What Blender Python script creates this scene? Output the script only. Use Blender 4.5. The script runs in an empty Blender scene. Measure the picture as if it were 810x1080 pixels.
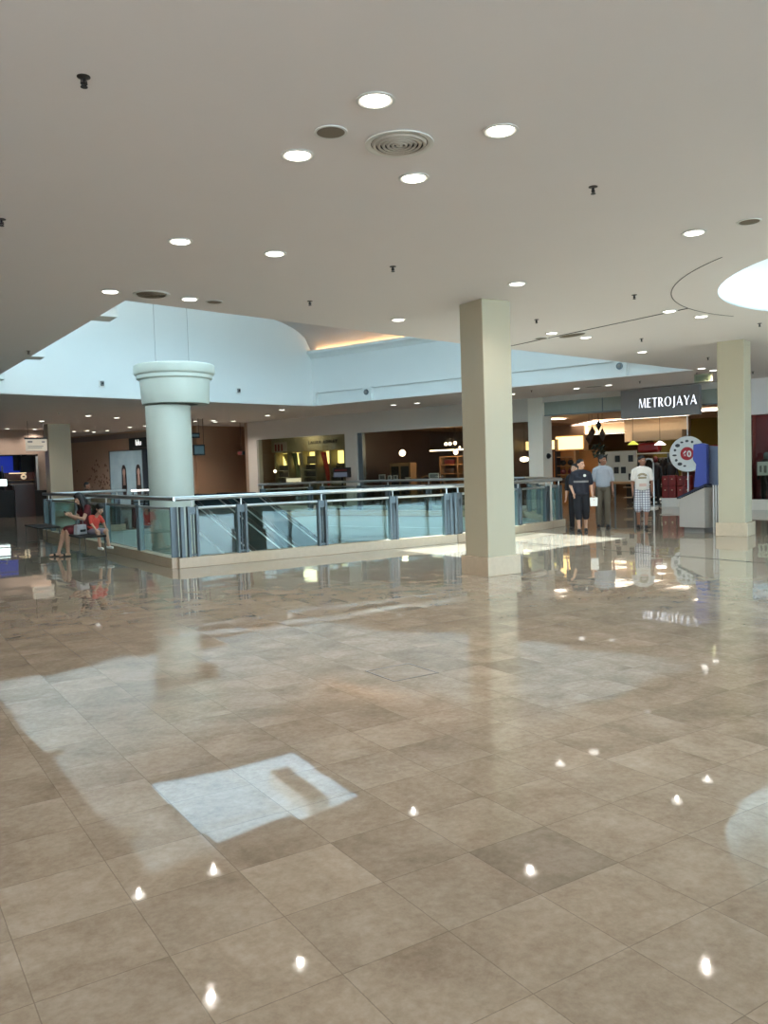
import bpy, bmesh, math, random
from mathutils import Vector, Matrix, Euler
PI = math.pi
rnd = random.Random(7)
C = bpy.context.scene.collection
SC = bpy.context.scene

# ------------------------------------------------------------------ camera, sky, sun, exposure
cam_d = bpy.data.cameras.new('camera'); cam = bpy.data.objects.new('camera', cam_d); C.objects.link(cam)
Rt = Vector((0.842099, -0.538389, -0.031713)); Up = Vector((0.054068, 0.025770, 0.998205)); Bk = Vector((-0.536606, -0.842302, 0.050811))
cam.matrix_world = Matrix(((Rt.x, Up.x, Bk.x, -4.654), (Rt.y, Up.y, Bk.y, -14.0615), (Rt.z, Up.z, Bk.z, 1.6), (0, 0, 0, 1)))
cam_d.sensor_fit = 'HORIZONTAL'; cam_d.sensor_width = 36.0; cam_d.lens = 880 / 810 * 36.0
cam_d.clip_start = 0.05; cam_d.clip_end = 300
SC.camera = cam

w = bpy.data.worlds.new('sky'); SC.world = w; w.use_nodes = True
bg = w.node_tree.nodes['Background']; bg.inputs[0].default_value = (0.54, 0.83, 1.0, 1); bg.inputs[1].default_value = 4.6

def light(name, kind, loc, energy, color=(1, 1, 1), **kw):
    d = bpy.data.lights.new(name, kind); d.energy = energy; d.color = color
    for k, v in kw.items(): setattr(d, k, v)
    o = bpy.data.objects.new(name, d); o.location = loc; C.objects.link(o); return o
sun = light('sun', 'SUN', (0, 0, 20), 29.0, (0.76, 0.94, 1.0), angle=0.012)
rear_fill = light('rear_fill_light', 'AREA', (-1, -25.9, 2.1), 420, (0.97, 1.0, 1.0), shape='RECTANGLE', size=30, size_y=3.2)  # area lamp added behind the camera to fill the near hall
rear_fill.rotation_euler = (PI / 2, 0, 0)
side_fill = light('side_fill_light', 'AREA', (-8.85, -17.5, 2.1), 230, (0.98, 1.0, 1.0), shape='RECTANGLE', size=12, size_y=3.2)  # added fill lamp; the side wall has no window here
side_fill.rotation_euler = (PI / 2, 0, -PI / 2)
sun.rotation_euler = Vector((0.33, -0.33, -1)).to_track_quat('-Z', 'Y').to_euler()

SC.view_settings.view_transform = 'Standard'
SC.view_settings.look = 'None'
SC.view_settings.exposure = 0.77
SC.view_settings.gamma = 1.0
SC.view_settings.use_curve_mapping = False

# ------------------------------------------------------------------ materials
def lin(c):
    return tuple((v / 255 / 12.92) if v / 255 <= 0.04045 else ((v / 255 + 0.055) / 1.055) ** 2.4 for v in c)
MATS = {}
def mat(name, rgb, rough=0.6, metal=0.0, var=0.06, scale=6.0, emit=0.0, spec=0.5, bump=0.0, coat=0.0, rgb2=None):
    if name in MATS: return MATS[name]
    m = bpy.data.materials.new(name); m.use_nodes = True; nt = m.node_tree; N = nt.nodes; L = nt.links
    b = N['Principled BSDF']
    col = lin(rgb)
    tc = N.new('ShaderNodeTexCoord'); no = N.new('ShaderNodeTexNoise'); no.inputs['Scale'].default_value = scale; no.inputs['Detail'].default_value = 4
    L.new(tc.outputs['Object'], no.inputs['Vector'])
    mx = N.new('ShaderNodeMix'); mx.data_type = 'RGBA'
    c2 = lin(rgb2) if rgb2 else tuple(min(1, v * (1 + var)) for v in col)
    c1 = col if rgb2 else tuple(v * (1 - var) for v in col)
    mx.inputs['A'].default_value = (*c1, 1); mx.inputs['B'].default_value = (*c2, 1)
    L.new(no.outputs['Fac'], mx.inputs['Factor'])
    L.new(mx.outputs['Result'], b.inputs['Base Color'])
    b.inputs['Roughness'].default_value = rough; b.inputs['Metallic'].default_value = metal
    b.inputs['Specular IOR Level'].default_value = spec
    b.inputs['Coat Weight'].default_value = coat
    if emit:
        b.inputs['Emission Color'].default_value = (*col, 1); b.inputs['Emission Strength'].default_value = emit
    if bump:
        bp = N.new('ShaderNodeBump'); bp.inputs['Strength'].default_value = bump; bp.inputs['Distance'].default_value = 0.01
        L.new(no.outputs['Fac'], bp.inputs['Height']); L.new(bp.outputs['Normal'], b.inputs['Normal'])
    MATS[name] = m; return m
def glass_mat(name, tint, ior=1.5, extra=0.0):
    m = bpy.data.materials.new(name); m.use_nodes = True; nt = m.node_tree; N = nt.nodes; L = nt.links
    N.remove(N['Principled BSDF']); out = N['Material Output']
    t = N.new('ShaderNodeBsdfTransparent'); t.inputs[0].default_value = (*tint, 1)
    g = N.new('ShaderNodeBsdfGlossy'); g.inputs['Roughness'].default_value = 0.0; g.inputs['Color'].default_value = (1, 1, 1, 1)
    geo = N.new('ShaderNodeNewGeometry'); dt = N.new('ShaderNodeVectorMath'); dt.operation = 'DOT_PRODUCT'; L.new(geo.outputs['Incoming'], dt.inputs[0]); L.new(geo.outputs['Normal'], dt.inputs[1])
    def mth(op, a, b):
        n = N.new('ShaderNodeMath'); n.operation = op
        for i, v in enumerate((a, b)):
            if hasattr(v, 'links'): L.new(v, n.inputs[i])
            else: n.inputs[i].default_value = v
        return n.outputs[0]
    ab = mth('ABSOLUTE', dt.outputs['Value'], 0.0); r0 = ((ior - 1) / (ior + 1)) ** 2
    f = mth('ADD', mth('MULTIPLY', mth('POWER', mth('SUBTRACT', 1.0, ab), 5.0), 1 - r0), r0)
    mx = N.new('ShaderNodeMixShader'); L.new(f, mx.inputs[0]); L.new(t.outputs[0], mx.inputs[1]); L.new(g.outputs[0], mx.inputs[2])
    L.new(mx.outputs[0], out.inputs['Surface']); MATS[name] = m; return m
def floor_mat():
    m = bpy.data.materials.new('polished_marble_tiles'); m.use_nodes = True; nt = m.node_tree; N = nt.nodes; L = nt.links
    b = N['Principled BSDF']; T = 0.4233
    geo = N.new('ShaderNodeNewGeometry')
    def vm(op, a, bb=None):
        n = N.new('ShaderNodeVectorMath'); n.operation = op
        if hasattr(a, 'links'): L.new(a, n.inputs[0])
        else: n.inputs[0].default_value = a
        if bb is not None:
            if hasattr(bb, 'links'): L.new(bb, n.inputs[1])
            else: n.inputs[1].default_value = bb
        return n.outputs[0]
    def ma(op, a, bb=None, c=None):
        n = N.new('ShaderNodeMath'); n.operation = op
        for i, v in enumerate((a, bb, c)):
            if v is None: continue
            if hasattr(v, 'links'): L.new(v, n.inputs[i])
            else: n.inputs[i].default_value = v
        return n.outputs[0]
    p0 = vm('ADD', geo.outputs['Position'], (3.842 + 40 * T, 11.79 + 40 * T, 0.5 * T))
    q = vm('DIVIDE', p0, (T, T, 1e3))
    cell = vm('FLOOR', q); fr = vm('FRACTION', q)
    wn = N.new('ShaderNodeTexWhiteNoise'); wn.noise_dimensions = '3D'; L.new(cell, wn.inputs['Vector'])
    sx = N.new('ShaderNodeSeparateXYZ'); L.new(fr, sx.inputs[0])
    sc_ = N.new('ShaderNodeSeparateXYZ'); L.new(cell, sc_.inputs[0])
    def edge(v): return ma('SUBTRACT', 0.5, ma('ABSOLUTE', ma('SUBTRACT', v, 0.5)))
    e = ma('MINIMUM', edge(sx.outputs[0]), edge(sx.outputs[1]))
    joint = ma('LESS_THAN', e, 0.0045)
    # marble clouding
    n1 = N.new('ShaderNodeTexNoise'); n1.inputs['Scale'].default_value = 2.4; n1.inputs['Detail'].default_value = 9; n1.inputs['Roughness'].default_value = 0.62; n1.inputs['Distortion'].default_value = 0.4
    off = vm('MULTIPLY', wn.outputs['Color'], (31, 17, 23)); L.new(vm('ADD', geo.outputs['Position'], off), n1.inputs['Vector'])
    n2 = N.new('ShaderNodeTexNoise'); n2.inputs['Scale'].default_value = 26; n2.inputs['Detail'].default_value = 6; n2.inputs['Roughness'].default_value = 0.7; L.new(vm('ADD', geo.outputs['Position'], off), n2.inputs['Vector'])
    cr = N.new('ShaderNodeValToRGB'); E = cr.color_ramp.elements
    E[0].position = 0.32; E[0].color = (*lin((136, 119, 101)), 1); E[1].position = 0.68; E[1].color = (*lin((186, 171, 154)), 1)
    e2 = E.new(0.5); e2.color = (*lin((163, 147, 128)), 1)
    mixn = ma('ADD', ma('MULTIPLY', n1.outputs['Fac'], 0.62), ma('MULTIPLY', n2.outputs['Fac'], 0.38)); L.new(mixn, cr.inputs['Fac'])
    # one tile of a darker batch
    dk = ma('MULTIPLY', ma('COMPARE', sc_.outputs[0], 43.0, 0.2), ma('COMPARE', sc_.outputs[1], 40.0, 0.2))
    val = ma('ADD', 0.91, ma('MULTIPLY', wn.outputs['Value'], 0.14)); val = ma('SUBTRACT', val, ma('MULTIPLY', dk, 0.24))
    val = ma('MULTIPLY', val, ma('SUBTRACT', 1.0, ma('MULTIPLY', joint, 0.30)))
    cc = N.new('ShaderNodeCombineXYZ'); [L.new(val, cc.inputs[i]) for i in range(3)]
    L.new(vm('MULTIPLY', cr.outputs['Color'], cc.outputs[0]), b.inputs['Base Color'])
    # each tile is laid a hair out of level, edges slightly lipped
    tilt = vm('MULTIPLY', vm('SUBTRACT', wn.outputs['Color'], (0.5, 0.5, 0.5)), (0.0075, 0.0075, 0))
    n3 = N.new('ShaderNodeTexNoise'); n3.inputs['Scale'].default_value = 2.6; n3.inputs['Detail'].default_value = 1.5; L.new(geo.outputs['Position'], n3.inputs['Vector'])
    wav = vm('MULTIPLY', vm('SUBTRACT', n3.outputs['Color'], (0.5, 0.5, 0.5)), (0.006, 0.006, 0))
    nn = vm('NORMALIZE', vm('ADD', geo.outputs['Normal'], vm('ADD', tilt, wav))); L.new(nn, b.inputs['Normal'])
    L.new(ma('ADD', 0.018, ma('MULTIPLY', n2.outputs['Fac'], 0.03)), b.inputs['Roughness'])
    b.inputs['IOR'].default_value = 1.55
    MATS['floor'] = m; return m

FLOOR = floor_mat()
CEIL = mat('ceiling_paint', (228, 221, 218), 0.75, var=0.015, scale=1.5)
WHITE = mat('white_plaster', (228, 230, 228), 0.7, var=0.015, scale=1.2)
FASCIA = mat('shopfront_plaster', (196, 188, 178), 0.6, var=0.02)
PILLAR = mat('cream_pillar_paint', (182, 172, 148), 0.45, var=0.02, scale=2)
STONE = mat('beige_stone_plinth', (196, 176, 152), 0.25, var=0.10, scale=14)
ROUNDP = mat('pale_column_paint', (198, 201, 190), 0.4, var=0.015, scale=2)
STEEL = mat('brushed_steel', (190, 192, 192), 0.28, metal=1.0, var=0.05, scale=30)
STEELP = mat('grey_painted_steel', (98, 108, 114), 0.38, metal=0.35, var=0.05, scale=12)
GLASS = glass_mat('balustrade_glass', (0.80, 0.90, 0.87))
SHOPGLASS = glass_mat('shopfront_glass', (0.80, 0.83, 0.80))
SKYGLASS = glass_mat('skylight_glass', (0.95, 0.97, 0.97), 1.3)
DARKM = mat('black_metal', (26, 26, 28), 0.4, metal=0.4)
TEAL = mat('pale_lower_wall', (146, 168, 164), 0.6, var=0.03)
LAMPON = mat('lit_lamp_reflector', (255, 250, 240), 0.4, emit=2.6, var=0)
RINGM = mat('lamp_trim_white', (214, 212, 206), 0.35)
BRASS = mat('dull_brown_grille', (120, 108, 92), 0.5, metal=0.3)
BROWN = mat('dark_brown_wood', (64, 42, 30), 0.5, var=0.2, scale=9)
LWOOD = mat('light_wood', (158, 118, 78), 0.5, var=0.15, scale=9)
BLACK = mat('matt_black', (22, 21, 23), 0.6)
RED = mat('red_plastic', (124, 28, 26), 0.4)
DRED = mat('dark_red', (98, 22, 24), 0.5)
MAROON = mat('maroon_panel', (110, 38, 48), 0.3)
PINKW = mat('warm_beige_wall', (184, 160, 142), 0.6, var=0.02)
TAUPE = mat('taupe_wall', (150, 126, 108), 0.6, var=0.02)
ORANGEW = mat('orange_beige_wall', (160, 122, 94), 0.6, var=0.02)
GREY = mat('sign_grey', (132, 127, 125), 0.5)
WPAINT = mat('white_board', (226, 224, 218), 0.5)
STRIP = mat('lit_ceiling_strip', (255, 240, 220), 0.5, emit=5.0, var=0)
WARMBOX = mat('lit_warm_pelmet', (255, 214, 140), 0.5, emit=1.5, var=0.1, scale=2)
NICHE = mat('lit_niche_back', (255, 226, 130), 0.5, emit=1.8, var=0.12, scale=2)
GLOBE = mat('lit_globe', (255, 224, 190), 0.3, emit=5.0, var=0)
BLUELIT = mat('blue_lit_panel', (8, 40, 170), 0.4, emit=0.30, var=0.1, scale=2)
BLUEP = mat('blue_panel', (66, 80, 160), 0.35, var=0.06)
BLUEG = mat('grey_blue_panel', (98, 112, 140), 0.3, var=0.05)
OLIVE = mat('olive_wall', (122, 112, 34), 0.6)
CREAM = mat('cream_board', (196, 176, 146), 0.5)

# ------------------------------------------------------------------ mesh builder
class MB:
    def __init__(s, M=None): s.bm = bmesh.new(); s.M = M or Matrix()
    def v(s, p): return s.bm.verts.new(s.M @ Vector(p))
    def f(s, vs):
        try: return s.bm.faces.new(vs)
        except ValueError: return None
    def box(s, x0, x1, y0, y1, z0, z1, R=None):
        P = [(x, y, z) for z in (z0, z1) for y in (y0, y1) for x in (x0, x1)]
        if R is not None: P = [R @ Vector(p) for p in P]
        V = [s.v(p) for p in P]
        for q in ((0, 2, 3, 1), (4, 5, 7, 6), (0, 1, 5, 4), (2, 6, 7, 3), (0, 4, 6, 2), (1, 3, 7, 5)): s.f([V[i] for i in q])
        return s
    def prism(s, poly, z0, z1):
        a = [s.v((x, y, z0)) for x, y in poly]; b = [s.v((x, y, z1)) for x, y in poly]; n = len(poly)
        s.f(a[::-1]); s.f(b)
        for i in range(n): s.f([a[i], a[(i + 1) % n], b[(i + 1) % n], b[i]])
        return s
    def extr(s, poly, d):                      # poly of 3-D points, extruded by vector d
        d = Vector(d); a = [s.v(p) for p in poly]; b = [s.v(Vector(p) + d) for p in poly]; n = len(poly)
        s.f(a[::-1]); s.f(b)
        for i in range(n): s.f([a[i], a[(i + 1) % n], b[(i + 1) % n], b[i]])
        return s
    def plate(s, outer, holes, z0, z1):
        for z in (z0, z1):
            es = []
            for loop in [outer] + holes:
                V = [s.v((x, y, z)) for x, y in loop]
                es += [s.bm.edges.new((V[i], V[(i + 1) % len(V)])) for i in range(len(V))]
            bmesh.ops.triangle_fill(s.bm, use_beauty=True, use_dissolve=False, edges=es, normal=(0, 0, 1 if z == z1 else -1))
        for loop in [outer] + holes:
            for i in range(len(loop)):
                p, q = loop[i], loop[(i + 1) % len(loop)]
                s.f([s.v((*p, z0)), s.v((*q, z0)), s.v((*q, z1)), s.v((*p, z1))])
        bmesh.ops.remove_doubles(s.bm, verts=s.bm.verts, dist=1e-5)
        return s
    def rings(s, R, cap=True, closed=False):
        n = len(R[0])
        for i in range(len(R) - 1 + (1 if closed else 0)):
            A, B = R[i], R[(i + 1) % len(R)]
            for k in range(n): s.f([A[k], A[(k + 1) % n], B[(k + 1) % n], B[k]])
        if cap and not closed: s.f(R[0][::-1]); s.f(R[-1])
        return s
    def tube(s, pts, r, seg=10, closed=False, flat=None):
        pts = [Vector(p) for p in pts]; R = []; n = len(pts); up0 = None
        for i, p in enumerate(pts):
            a = pts[i - 1] if (i or closed) else p; b = pts[(i + 1) % n] if (i < n - 1 or closed) else p
            t = (b - a).normalized()
            u = up0 if up0 is not None else (Vector((0, 0, 1)) if abs(t.z) < 0.9 else Vector((1, 0, 0)))
            x = t.cross(u)
            if x.length < 1e-4: x = t.cross(Vector((0, 1, 0)))
            x.normalize(); y = x.cross(t).normalized(); up0 = y
            rr = r[i] if isinstance(r, (list, tuple)) else r
            R.append([s.v(p + x * math.cos(2 * PI * k / seg) * rr + y * math.sin(2 * PI * k / seg) * rr * (flat or 1)) for k in range(seg)])
        return s.rings(R, closed=closed)
    def lathe(s, prof, c=(0, 0, 0), seg=32, cap=True, squash=(1, 1)):
        R = [[s.v((c[0] + r * math.cos(2 * PI * k / seg) * squash[0], c[1] + r * math.sin(2 * PI * k / seg) * squash[1], c[2] + z)) for k in range(seg)] for r, z in prof]
        return s.rings(R, cap)
    def ell(s, c, r, R=None, u=14, vv=9):
        c = Vector(c); Q = R or Matrix.Identity(3)
        rings = []
        for j in range(1, vv):
            th = PI * j / vv
            rings.append([s.v(c + Q @ Vector((r[0] * math.sin(th) * math.cos(2 * PI * k / u), r[1] * math.sin(th) * math.sin(2 * PI * k / u), -r[2] * math.cos(th)))) for k in range(u)])
        s.rings(rings, cap=False)
        a = s.v(c + Q @ Vector((0, 0, -r[2]))); b = s.v(c + Q @ Vector((0, 0, r[2])))
        for k in range(u): s.f([a, rings[0][(k + 1) % u], rings[0][k]]); s.f([b, rings[-1][k], rings[-1][(k + 1) % u]])
        return s
    def cone(s, p, q, r0, r1, seg=12):          # round-ended tapered limb
        p, q = Vector(p), Vector(q); d = q - p; L = d.length
        if L < 1e-5: return s.ell(p, (r0, r0, r0))
        Q = d.to_track_quat('Z', 'Y').to_matrix(); rings = []
        prof = [(r0 * math.sin(a), -r0 * math.cos(a)) for a in (0.35, 0.8, 1.25)] + [(r0, 0), (r0 + (r1 - r0) * .5, L * .5), (r1, L)] + [(r1 * math.cos(a), L + r1 * math.sin(a)) for a in (0.35, 0.8, 1.25)]
        for r, z in prof: rings.append([s.v(p + Q @ Vector((r * math.cos(2 * PI * k / seg), r * math.sin(2 * PI * k / seg), z))) for k in range(seg)])
        return s.rings(rings)
    def build(s, name, material, parent=None, smooth=False, bevel=0.0, loc=None, rotz=0.0):
        bmesh.ops.recalc_face_normals(s.bm, faces=s.bm.faces)
        me = bpy.data.meshes.new(name); s.bm.to_mesh(me); s.bm.free()
        if material: me.materials.append(material)
        if smooth:
            for p in me.polygons: p.use_smooth = True
            if smooth != 'all':
                try: me.set_sharp_from_angle(angle=0.7)
                except Exception: pass
        o = bpy.data.objects.new(name, me); C.objects.link(o)
        if parent: o.parent = parent
        if loc is not None: o.location = loc
        o.rotation_euler.z = rotz
        if bevel:
            md = o.modifiers.new('bevel', 'BEVEL'); md.width = bevel; md.segments = 2; md.limit_method = 'ANGLE'
        return o
def tag(o, label, cat, group=None, kind=None):
    o['label'] = label; o['category'] = cat
    if group: o['group'] = group
    if kind: o['kind'] = kind
    return o
def thing(name, label, cat, loc=(0, 0, 0), rotz=0.0, group=None):
    o = bpy.data.objects.new(name, None); C.objects.link(o); o.location = loc; o.rotation_euler.z = rotz
    o.empty_display_size = 0.1
    return tag(o, label, cat, group)
def struct(o): o['kind'] = 'structure'; return o
def kids(o, tree): return [c for c in tree if c.parent == o]
def dup(root, loc, rotz=None, label=None, group=None, sc=None):
    tree = list(C.objects)
    def cp(o, par):
        c = o.copy(); C.objects.link(c)
        if par: c.parent = par
        for k in kids(o, tree): cp(k, c)
        return c
    r = cp(root, None); r.location = loc
    if rotz is not None: r.rotation_euler.z = rotz
    if label: r['label'] = label
    if group: r['group'] = group
    if sc: r.scale = sc
    return r
def text_mesh(s, size, extrude, name, material, parent, M, spacing=1.0, bold=0.0, sx=1.0):
    cu = bpy.data.curves.new(name, 'FONT'); cu.body = s; cu.size = size; cu.extrude = extrude; cu.align_x = 'CENTER'; cu.align_y = 'CENTER'
    cu.space_character = spacing; cu.offset = bold
    t = bpy.data.objects.new(name + '_tmp', cu); C.objects.link(t)
    dg = bpy.context.evaluated_depsgraph_get(); me = bpy.data.meshes.new_from_object(t.evaluated_get(dg)); bpy.data.objects.remove(t)
    me.transform(M @ Matrix.Diagonal((sx, 1, 1, 1))); me.materials.clear()
    for x in (material if isinstance(material, list) else [material]): me.materials.append(x)
    me.name = name
    o = bpy.data.objects.new(name, me); C.objects.link(o); o.parent = parent; return o
# local frame of the shopfronts: x runs along the front, y runs into the shop
A70 = math.radians(-70); O2 = Vector((14.15, 14.15, 0))
SF = Matrix.Translation(O2) @ Matrix.Rotation(A70, 4, 'Z')
def sp(s, t, z=0): return SF @ Vector((s, t, z))
# rows that stand up: text facing the hall from the shopfront (reads along +s, faces -t)
TF = Matrix.Rotation(PI / 2, 4, 'X')

# ------------------------------------------------------------------ setting
VOID = [(0.06, 0.06), (6.1, 0.06), (10.1, 1.36), (10.75, 1.6), (12.95, 5.36), (9.9, 13.4), (0.06, 11.6)]
struct(MB().plate([(-9, -26), (42, -26), (42, 46), (-9, 46)], [VOID], -0.03, 0.0).build('floor', FLOOR))
# ceiling with the opening over the void and a round opening
HOLE = [(-1.38, -2.56), (5.43, -1.12), (14.6, 0.45), (9.77, 13.2), (-1.85, 10.7)]
CC = (8.0, -9.19); CR = 3.39
circ = lambda r, n=72, c=CC: [(c[0] + r * math.cos(2 * PI * k / n), c[1] + r * math.sin(2 * PI * k / n)) for k in range(n)]
struct(MB().plate([(-9, -26), (42, -26), (42, 46), (-9, 46)], [HOLE, circ(CR)], 4.0, 4.03).build('ceiling', CEIL))
# upstand walls of the light well
def wallseg(name, p, q, z0, z1, th, side=1, m=WHITE):
    p, q = Vector((*p, 0)), Vector((*q, 0)); d = (q - p).normalized(); n = Vector((-d.y, d.x, 0)) * th * side
    return struct(MB().extr([(p.x, p.y, z0), (q.x, q.y, z0), (q.x, q.y, z1), (p.x, p.y, z1)], n).build(name, m))
V3 = lambda p, z: Vector((p[0], p[1], z))
for nm, p_, q_ in (('wall_near', HOLE[0], HOLE[1]), ('wall_near', HOLE[1], HOLE[2]), ('wall_left', HOLE[4], HOLE[0])):
    wallseg(nm, p_, q_, 4.02, 5.2, 0.2, -1); wallseg(nm, p_, q_, 6.3, 7.2, 0.2, -1)     # gap between: unseen clerestory, added to brighten the end wall
    p3, q3 = Vector((*p_, 0)), Vector((*q_, 0)); n_ = max(2, int((q3 - p3).length / 2.4))
    for k in range(n_ + 1):
        c_ = p3.lerp(q3, k / n_); u_ = (q3 - p3).normalized() * .06
        wallseg('trim_14', (c_ - u_)[:2], (c_ + u_)[:2], 5.2, 6.3, .12, -1)
    wallseg('window_fill', p_, q_, 5.2, 6.3, .02, -1, SKYGLASS)
# end wall under the vault: top edge follows the arch down to the cornice
P0 = Vector((-1.85, 10.7, 0)); P1 = Vector((9.77, 13.2, 0)); dE = (P1 - P0).normalized()
LE = (P1 - P0).length
prof = [(0, 7.1)] + [(LE - 3.2, 7.1)] + [(LE - 3.2 + 3.2 * t, 6.0 + 1.1 * math.sqrt(max(0, 1 - t ** 2.2))) for t in [i / 12 for i in range(1, 13)]]
poly = [P0 + Vector((0, 0, 4.02)), P1 + dE * .25 + Vector((0, 0, 4.02)), P1 + dE * .25 + Vector((0, 0, 7.15)), P0 + Vector((0, 0, 7.15))]
nE = Vector((-dE.y, dE.x, 0))
mb = MB(); mb.extr(poly, nE * 0.25); struct(mb.build('wall_back', WHITE))
# right wall below the cornice, with its long recess, and cornice ledge
Q0 = P1; Q1 = Vector((14.6, 0.45, 0)); dR = (Q1 - Q0).normalized(); LR = (Q1 - Q0).length; nR = Vector((-dR.y, dR.x, 0))   # nR points away from the well
FR = Matrix(((dR.x, nR.x, 0, Q0.x), (dR.y, nR.y, 0, Q0.y), (0, 0, 1, 0), (0, 0, 0, 1)))
mb = MB(FR)
mb.box(-.4, LR + .4, 0.13, 0.25, 4.02, 4.46); mb.box(-.4, LR + .4, 0.0, 0.25, 4.46, 7.15)
mb.box(-.1, .16, 0, .13, 4.02, 4.46)
struct(mb.build('wall_right', WHITE))
mb = MB(FR); mb.extr([(0, 0.25, 5.70), (0, -0.04, 5.72), (0, -0.10, 5.80), (0, -0.22, 5.88), (0, -0.22, 5.98), (0, -0.10, 5.98), (0, -0.10, 5.90), (0, 0.25, 5.90)], (LR, 0, 0))
struct(mb.build('trim_1', WHITE))
# pilasters on the right and left wall
for s in (2.52, 11.6):
    struct(MB(FR).box(s - 0.19, s + 0.19, -0.02, 0.13, 4.02, 4.50).build('trim_2', WHITE))
for y in (-1.02, 3.65, 7.7):
    struct(MB().box(-1.38 - .0354 * (y + 2.56) + .012, -1.38 - .0354 * (y + 2.56) + .30, y - 0.22, y + 0.22, 4.02, 4.5).build('trim_3', WHITE))
# vault
mb = MB()
ins = [(0.0, 6.0)] + [(3.2 * (1 - u), 6.0 + 1.1 * math.sqrt(max(0, 1 - u ** 2.2))) for u in [1 - i / 12 for i in range(1, 13)]]
rows = []
for d, z in ins:
    a = Q0 - nR * d - dR * 0.6; b = Q1 - nR * d + dR * 0.6
    rows.append((mb.v((a.x, a.y, z)), mb.v((b.x, b.y, z))))
for i in range(len(rows) - 1): mb.f([rows[i][0], rows[i][1], rows[i + 1][1], rows[i + 1][0]])
bmesh.ops.solidify(mb.bm, geom=mb.bm.faces[:], thickness=0.12)
struct(mb.build('ceiling_vault', CEIL, smooth=True))
SKY = (2.0, 6.6, -1.5, 9.5)
inner = [(-2.1, -3.0), (13.0, -0.4)]
a = Q0 - nR * 3.2; b = Q1 - nR * 3.2
roofp = [(-4, -5), (17, -5), (17, 16), (-4, 16)]
struct(MB().plate(roofp, [[(SKY[0], SKY[2]), (SKY[1], SKY[2]), (SKY[1], SKY[3]), (SKY[0], SKY[3])]], 7.1, 7.25).build('ceiling_roof', CEIL))
# skylight: curb, bars and panes
sky = thing('skylight', 'rectangular glazed skylight high above the void', 'skylight', (0, 0, 7.1)); sky['kind'] = 'structure'
mb = MB()
for x0, x1, y0, y1 in ((SKY[0] - .06, SKY[0], SKY[2], SKY[3]), (SKY[1], SKY[1] + .06, SKY[2], SKY[3]), (SKY[0], SKY[1], SKY[2] - .06, SKY[2]), (SKY[0], SKY[1], SKY[3], SKY[3] + .06)): mb.box(x0, x1, y0, y1, 0.0, 0.16)
mb.build('curb', WHITE, sky)
mb = MB()
for y in [SKY[2] + i * (SKY[3] - SKY[2]) / 6 for i in (2, 4)]: mb.box(SKY[0], SKY[1], y - .03, y + .03, 0.14, 0.18)
for x in (4.3,): mb.box(x - .025, x + .025, SKY[2], SKY[3], 0.13, 0.18)
mb.build('glazing_bars', WHITE, sky)
MB().box(SKY[0], SKY[1], SKY[2], SKY[3], 0.16, 0.165).build('pane', glass_mat('dimmed_skylight_glass', (0.66, 0.66, 0.66), 1.3), sky)  # grey tint dims the sky mirrored in the floor
# box hung under the skylight, shaped for the dark notch in its floor reflection
struct(MB().box(4.75, 5.35, 4.8, 7.2, 6.75, 7.1).build('ceiling_box', FASCIA))
# round light drum
mb = MB(); ri = [[mb.v((x, y, z)) for x, y in circ(r)] for r, z in ((CR, 4.0), (CR, 5.1), (2.6, 5.1), (2.6, 5.25), (CR + .15, 5.25), (CR + .15, 4.2))]
mb.rings(ri, cap=False); struct(mb.build('ceiling_drum', WHITE, smooth=True))
struct(MB().lathe([(2.6, 5.16), (2.6, 5.17)], (CC[0], CC[1], 0), 72).build('window_round', SKYGLASS))
struct(MB().box(CC[0] - 2.6, CC[0] + 2.6, CC[1] - .04, CC[1] + .04, 5.1, 5.16).box(CC[0] - .04, CC[0] + .04, CC[1] - 2.6, CC[1] + 2.6, 5.1, 5.16).build('trim_4', WHITE))
# thin joint ring round the drum and the expansion joints of ceiling and floor
def ringjoint(name, c, r, wd, z0, z1, m, a0=0, a1=2 * PI, n=90):
    mb = MB()
    for k in range(n):
        p, q = a0 + (a1 - a0) * k / n, a0 + (a1 - a0) * (k + 1) / n
        mb.prism([(c[0] + R_ * math.cos(a_), c[1] + R_ * math.sin(a_)) for R_, a_ in ((r, p), (r + wd, p), (r + wd, q), (r, q))], z0, z1)
    return struct(mb.build(name, m))
ringjoint('trim_5', (7.8, -9.04), 3.77, 0.012, 3.996, 4.01, DARKM, 1.5, 2.8)
struct(MB().box(6.66, 6.69, -5.43, -1.0, 3.994, 4.01).build('trim_6', DARKM))
struct(MB().box(6.93, 6.97, -26, -0.2, -0.01, 0.003).build('trim_7', DARKM))
# storeys below
mb = MB()
struct(MB().plate([(-9, -26), (42, -26), (42, 46), (-9, 46)], [], -5.2, -5.0).build('floor_lower', FLOOR))
big = [(-2.5, -2.5), (7, -2.5), (13.5, 0.0), (16.5, 4.6), (12.5, 16.5), (-2.5, 14.5)]
mb = MB()
mb.rings([[mb.v((x, y, z)) for x, y in big] for z in (-5.0, -0.7)], cap=False); struct(mb.build('wall_lower', TEAL))
struct(MB().plate(big, [VOID], -0.9, -0.72).build('ceiling_lower', TEAL))
def shrink(poly, d):
    out = []; n = len(poly)
    for i in range(n):
        a, b, c = Vector((*poly[i - 1], 0)), Vector((*poly[i], 0)), Vector((*poly[(i + 1) % n], 0))
        u = (b - a).normalized(); v_ = (c - b).normalized(); n1 = Vector((-u.y, u.x, 0)); n2 = Vector((-v_.y, v_.x, 0)); k = (n1 + n2); k = k / (1 + n1.dot(n2))
        out.append((b.x + k.x * d, b.y + k.y * d))
    return out
mb = MB(); lo = shrink(VOID, 0.0); lo2 = shrink(VOID, 0.07)
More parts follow.
